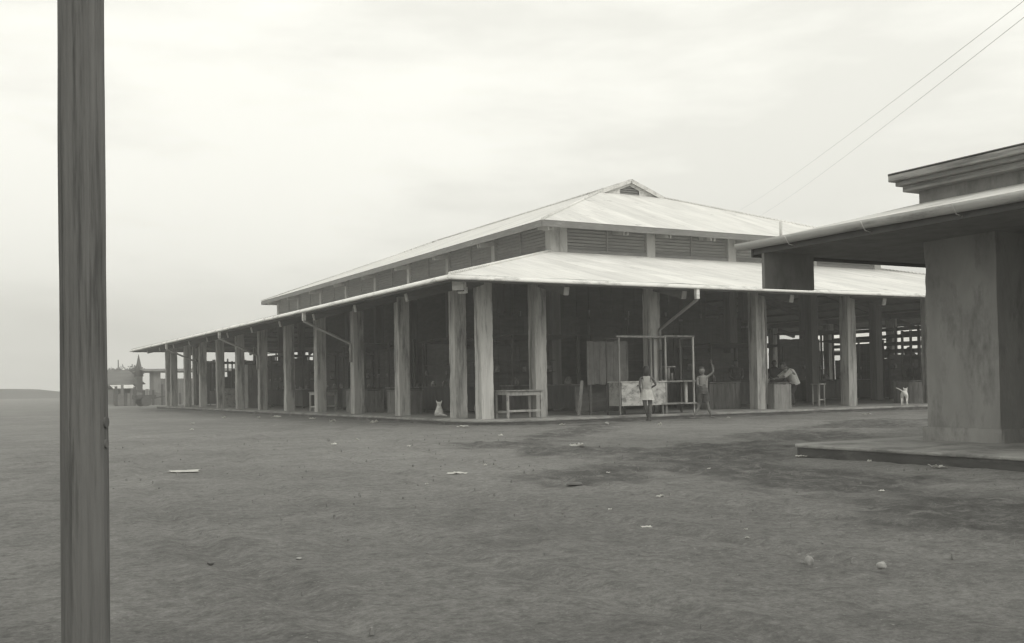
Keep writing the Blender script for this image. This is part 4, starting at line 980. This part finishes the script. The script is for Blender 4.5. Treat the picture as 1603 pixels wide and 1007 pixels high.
person('boy in pale vest and grey knee shorts striding along the kerb with one arm raised', (19.12, 23.10, .0), -YAW, BJ, (-.35, -1, 0),
       {'l': ((.5, -.5, .2), (0, 0, 1), .6), 'r': ((-.15, -.1, 1), (-1, 0, 0), .2)}, {'l': (-1, -.3, 0), 'r': (1, -.5, 0)}, [('vest', shirt, boy_top), ('shorts', shorts, boy_shorts)], k=.985, hl=-.1)
# --- man leaning on the counter box, back arched towards us
def man_shirt(n_, m_, T, J, k):
    ch, pe = J['che'][0], J['pel'][0]; ax = (J['shr'][0]-J['shl'][0]).normalized(); d = (ch-pe).normalized()
    top = J['nec'][0]
    loft(n_, m_, T, [(top - d*.01, .075, .075, ax, d), (top.lerp(ch, .35), .135, .11, ax, d), (ch + d*.05, .19, .135, ax, d), (ch, .20, .15, ax, d), (ch.lerp(pe, .5), .20, .155, ax, d), (pe+d*.05, .20, .15, ax, d), (pe-d*.10, .205, .16, ax, d)], wrinkle=.014)
    for s in 'lr': sleeve('sleeve', m_, T, J['sh'+s][0], J['sh'+s][0].lerp(J['el'+s][0], .85), .085, .07)
def man_pants(n_, m_, T, J, k):
    loft('trousers', m_, T, [(J['pel'][0]+Vector((0, 0, .08)), .165, .13, XR, ZU), (J['pel'][0]-Vector((0, 0, .02)), .18, .14, XR, ZU), (J['pel'][0]-Vector((0, 0, .12)), .18, .14, XR, ZU)])
    for s in 'lr':
        sleeve('trouser_leg', m_, T, J['hi'+s][0], J['kn'+s][0], .10, .075); sleeve('trouser_leg', m_, T, J['kn'+s][0], J['an'+s][0]+Vector((0, 0, .03)), .075, .06)
MJ = {'pel': ((.10, 0, .86), (.15, .12)), 'spi': ((.08, -.02, 1.03), (.14, .11)), 'che': ((-.04, 0, 1.20), (.16, .12)), 'nec': ((-.17, .0, 1.30), .055), 'hed': ((-.25, .0, 1.38), .065),
      'shl': ((-.10, .19, 1.22), .055), 'ell': ((-.40, .22, .99), .042), 'wrl': ((-.60, .05, .95), .028),
      'shr': ((-.06, -.19, 1.22), .055), 'elr': ((-.33, -.24, 1.0), .042), 'wrr': ((-.56, -.10, .95), .028),
      'hil': ((.10, .09, .80), .095), 'knl': ((.03, .10, .46), .062), 'anl': ((.10, .12, .09), .04),
      'hir': ((.10, -.09, .80), .095), 'knr': ((-.02, -.10, .46), .062), 'anr': ((-.05, -.10, .09), .04)}
person('man in loose white shirt and dark trousers hunched over the grey counter box', (24.52, 25.15, .15), -YAW, MJ, (-1, .1, -.25),
       {'l': ((-1, 0, 0), (0, -1, 0), .4), 'r': ((-1, .2, 0), (0, 1, 0), .4)}, {'l': (-1, 0, 0), 'r': (-1, -.1, 0)}, [('shirt', cloth, man_shirt), ('trousers', darkcloth, man_pants)], k=1.0, hl=0)
# --- two dim vendors behind counters
VJ = {'pel': ((0, 0, .90), (.15, .12)), 'spi': ((0, 0, 1.08), (.14, .11)), 'che': ((0, 0, 1.30), (.16, .11)), 'nec': ((0, 0, 1.45), .055), 'hed': ((0, -.02, 1.57), .065),
      'shl': ((-.19, 0, 1.36), .055), 'ell': ((-.24, -.05, 1.08), .042), 'wrl': ((-.14, -.25, 1.0), .028),
      'shr': ((.19, 0, 1.36), .055), 'elr': ((.24, -.05, 1.08), .042), 'wrr': ((.14, -.25, 1.0), .028),
      'hil': ((-.09, 0, .85), .095), 'knl': ((-.09, -.02, .47), .062), 'anl': ((-.09, 0, .09), .04), 'hir': ((.09, 0, .85), .095), 'knr': ((.09, -.02, .47), .062), 'anr': ((.09, 0, .09), .04)}
def v_shirt(n_, m_, T, J, k):
    loft(n_, m_, T, [((0, 0, 1.44), .07, .07, XR, ZU), ((0, 0, 1.39), .18, .11, XR, ZU), ((0, 0, 1.28), .19, .135, XR, ZU), ((0, 0, 1.05), .17, .135, XR, ZU), ((0, 0, .86), .18, .14, XR, ZU)])
    for s in 'lr': sleeve('sleeve', m_, T, J['sh'+s][0], J['sh'+s][0].lerp(J['el'+s][0], .7), .08, .07)
for x, y, mt_, lab in ((24.05, 26.1, shorts, 'dim seated-height vendor facing the hunched man across the box'), (28.0, 29.6, darkcloth, 'dark figure of a vendor standing deep in the shade right of the man'), (25.2, 28.6, shorts, 'dim vendor standing in shade between two columns behind the man')):
    person(lab, (x, y, .15 if x > 24.2 or x < 24 else -.05), -YAW, VJ, (0, -1, 0), {'l': ((.2, -1, 0), (1, 0, 0), .4), 'r': ((-.2, -1, 0), (-1, 0, 0), .4)}, {'l': (0, -1, 0), 'r': (0, -1, 0)}, [('shirt', mt_, v_shirt), ('trousers', darkcloth, man_pants)], hl=-.1)
# --- dogs
def dog(label, loc, rz, V, E_, tail, mt=fur):
    T = thing('dog', label, 'dog', loc, rz); bm = bmesh.new(); append_mesh(bm, skinned(V, E_))
    me = bpy.data.meshes.new('body'); bm.to_mesh(me); bm.free(); me.materials.append(mt); o = bpy.data.objects.new('body', me); C.objects.link(o); o.parent = T
    return T
def quad(tail, crouch=0, head=(.0, .62, .50), muz=(.0, .74, .46)):
    V = {'hip': ((0, 0, .40), (.09, .10)), 'bel': ((0, .2, .39), (.085, .09)), 'che': ((0, .38, .40), (.10, .12)), 'nec': ((0, .50, .47), .065), 'hed': (head, .065), 'mz': (muz, .035), 'nos': ((muz[0], muz[1]+.05, muz[2]-.01), .022)}
    E_ = [('hip', 'bel'), ('bel', 'che'), ('che', 'nec'), ('nec', 'hed'), ('hed', 'mz'), ('mz', 'nos')]
    for s, n_ in ((-1, 'l'), (1, 'r')):
        V['ea'+n_] = ((head[0]+s*.05, head[1]-.02, head[2]+.06), .02); V['et'+n_] = ((head[0]+s*.07, head[1]-.02, head[2]+.11), .008); E_ += [('hed', 'ea'+n_), ('ea'+n_, 'et'+n_)]
        V['th'+n_] = ((s*.07, .01, .34), .06); V['kn'+n_] = ((s*.08, .05, .23), .04); V['ho'+n_] = ((s*.08, -.06, .14), .022); V['pw'+n_] = ((s*.08, -.03, .02), .022); V['pt'+n_] = ((s*.08, .03, .015), .018)
        E_ += [('hip', 'th'+n_), ('th'+n_, 'kn'+n_), ('kn'+n_, 'ho'+n_), ('ho'+n_, 'pw'+n_), ('pw'+n_, 'pt'+n_)]
        V['sh'+n_] = ((s*.07, .38, .32), .045); V['fe'+n_] = ((s*.075, .36, .22), .03); V['fw'+n_] = ((s*.075, .38, .10), .02); V['fp'+n_] = ((s*.075, .39, .02), .02); V['ft'+n_] = ((s*.075, .44, .015), .017)
        E_ += [('che', 'sh'+n_), ('sh'+n_, 'fe'+n_), ('fe'+n_, 'fw'+n_), ('fw'+n_, 'fp'+n_), ('fp'+n_, 'ft'+n_)]
    pr = 'hip'
    for i, p_ in enumerate(tail): V['t%d' % i] = (p_, .022-.004*i); E_.append((pr, 't%d' % i)); pr = 't%d' % i
    return V, E_
V, E_ = quad([(-.03, -.08, .47), (-.12, -.12, .54), (-.24, -.12, .60)])
dog('white dog seen from behind with raised tail, standing at the kerb near the right-hand pier', (28.4, 23.9, .15), -.95, V, E_, None)
# small sitting dog
V = {'hip': ((0, 0, .10), (.085, .08)), 'bel': ((0, .05, .19), (.08, .075)), 'che': ((0, .09, .26), (.075, .07)), 'nec': ((0, .11, .31), .045), 'hed': ((0, .13, .36), .052), 'mz': ((-.02, .20, .345), .026)}
E_ = [('hip', 'bel'), ('bel', 'che'), ('che', 'nec'), ('nec', 'hed'), ('hed', 'mz')]
for s, n_ in ((-1, 'l'), (1, 'r')):
    V['th'+n_] = ((s*.07, .05, .07), .045); V['pw'+n_] = ((s*.08, .13, .02), .02); V['sh'+n_] = ((s*.045, .14, .20), .03); V['fp'+n_] = ((s*.045, .17, .02), .018); V['ea'+n_] = ((s*.055, .12, .425), .015); V['et'+n_] = ((s*.068, .12, .47), .006)
    E_ += [('hip', 'th'+n_), ('th'+n_, 'pw'+n_), ('che', 'sh'+n_), ('sh'+n_, 'fp'+n_), ('hed', 'ea'+n_), ('ea'+n_, 'et'+n_)]
for i, p_ in enumerate([(.07, -.06, .06), (.14, -.09, .04), (.20, -.08, .03)]): V['t%d' % i] = (p_, .026-.004*i); E_.append(('hip' if i == 0 else 't%d' % (i-1), 't%d' % i))
V = {n_: ((p_[0][0]*1.3, p_[0][1]*1.2, p_[0][2]*1.05), tuple(q_*1.35 for q_ in p_[1]) if isinstance(p_[1], tuple) else p_[1]*1.35) for n_, p_ in V.items()}
dog('small white dog sitting with its back to the street, left of the corner columns', (13.3, 28.45, .15), -YAW, V, E_, None)

# ------------------------------------------------------------------ air
hz = MB().box(-305, 305, -45, 335, -1.6, 26).build('haze', [bpy.data.materials.new('air')], None)
hm = hz.data.materials[0]; hm.use_nodes = True; t = hm.node_tree; t.nodes.clear(); ho = t.nodes.new('ShaderNodeOutputMaterial'); hv = t.nodes.new('ShaderNodeVolumePrincipled')
hv.inputs['Color'].default_value = (.93, .925, .895, 1); hv.inputs['Density'].default_value = HAZE; hv.inputs['Anisotropy'].default_value = .2
t.links.new(hv.outputs[0], ho.inputs['Volume']); tag(hz, None, None, kind='stuff')
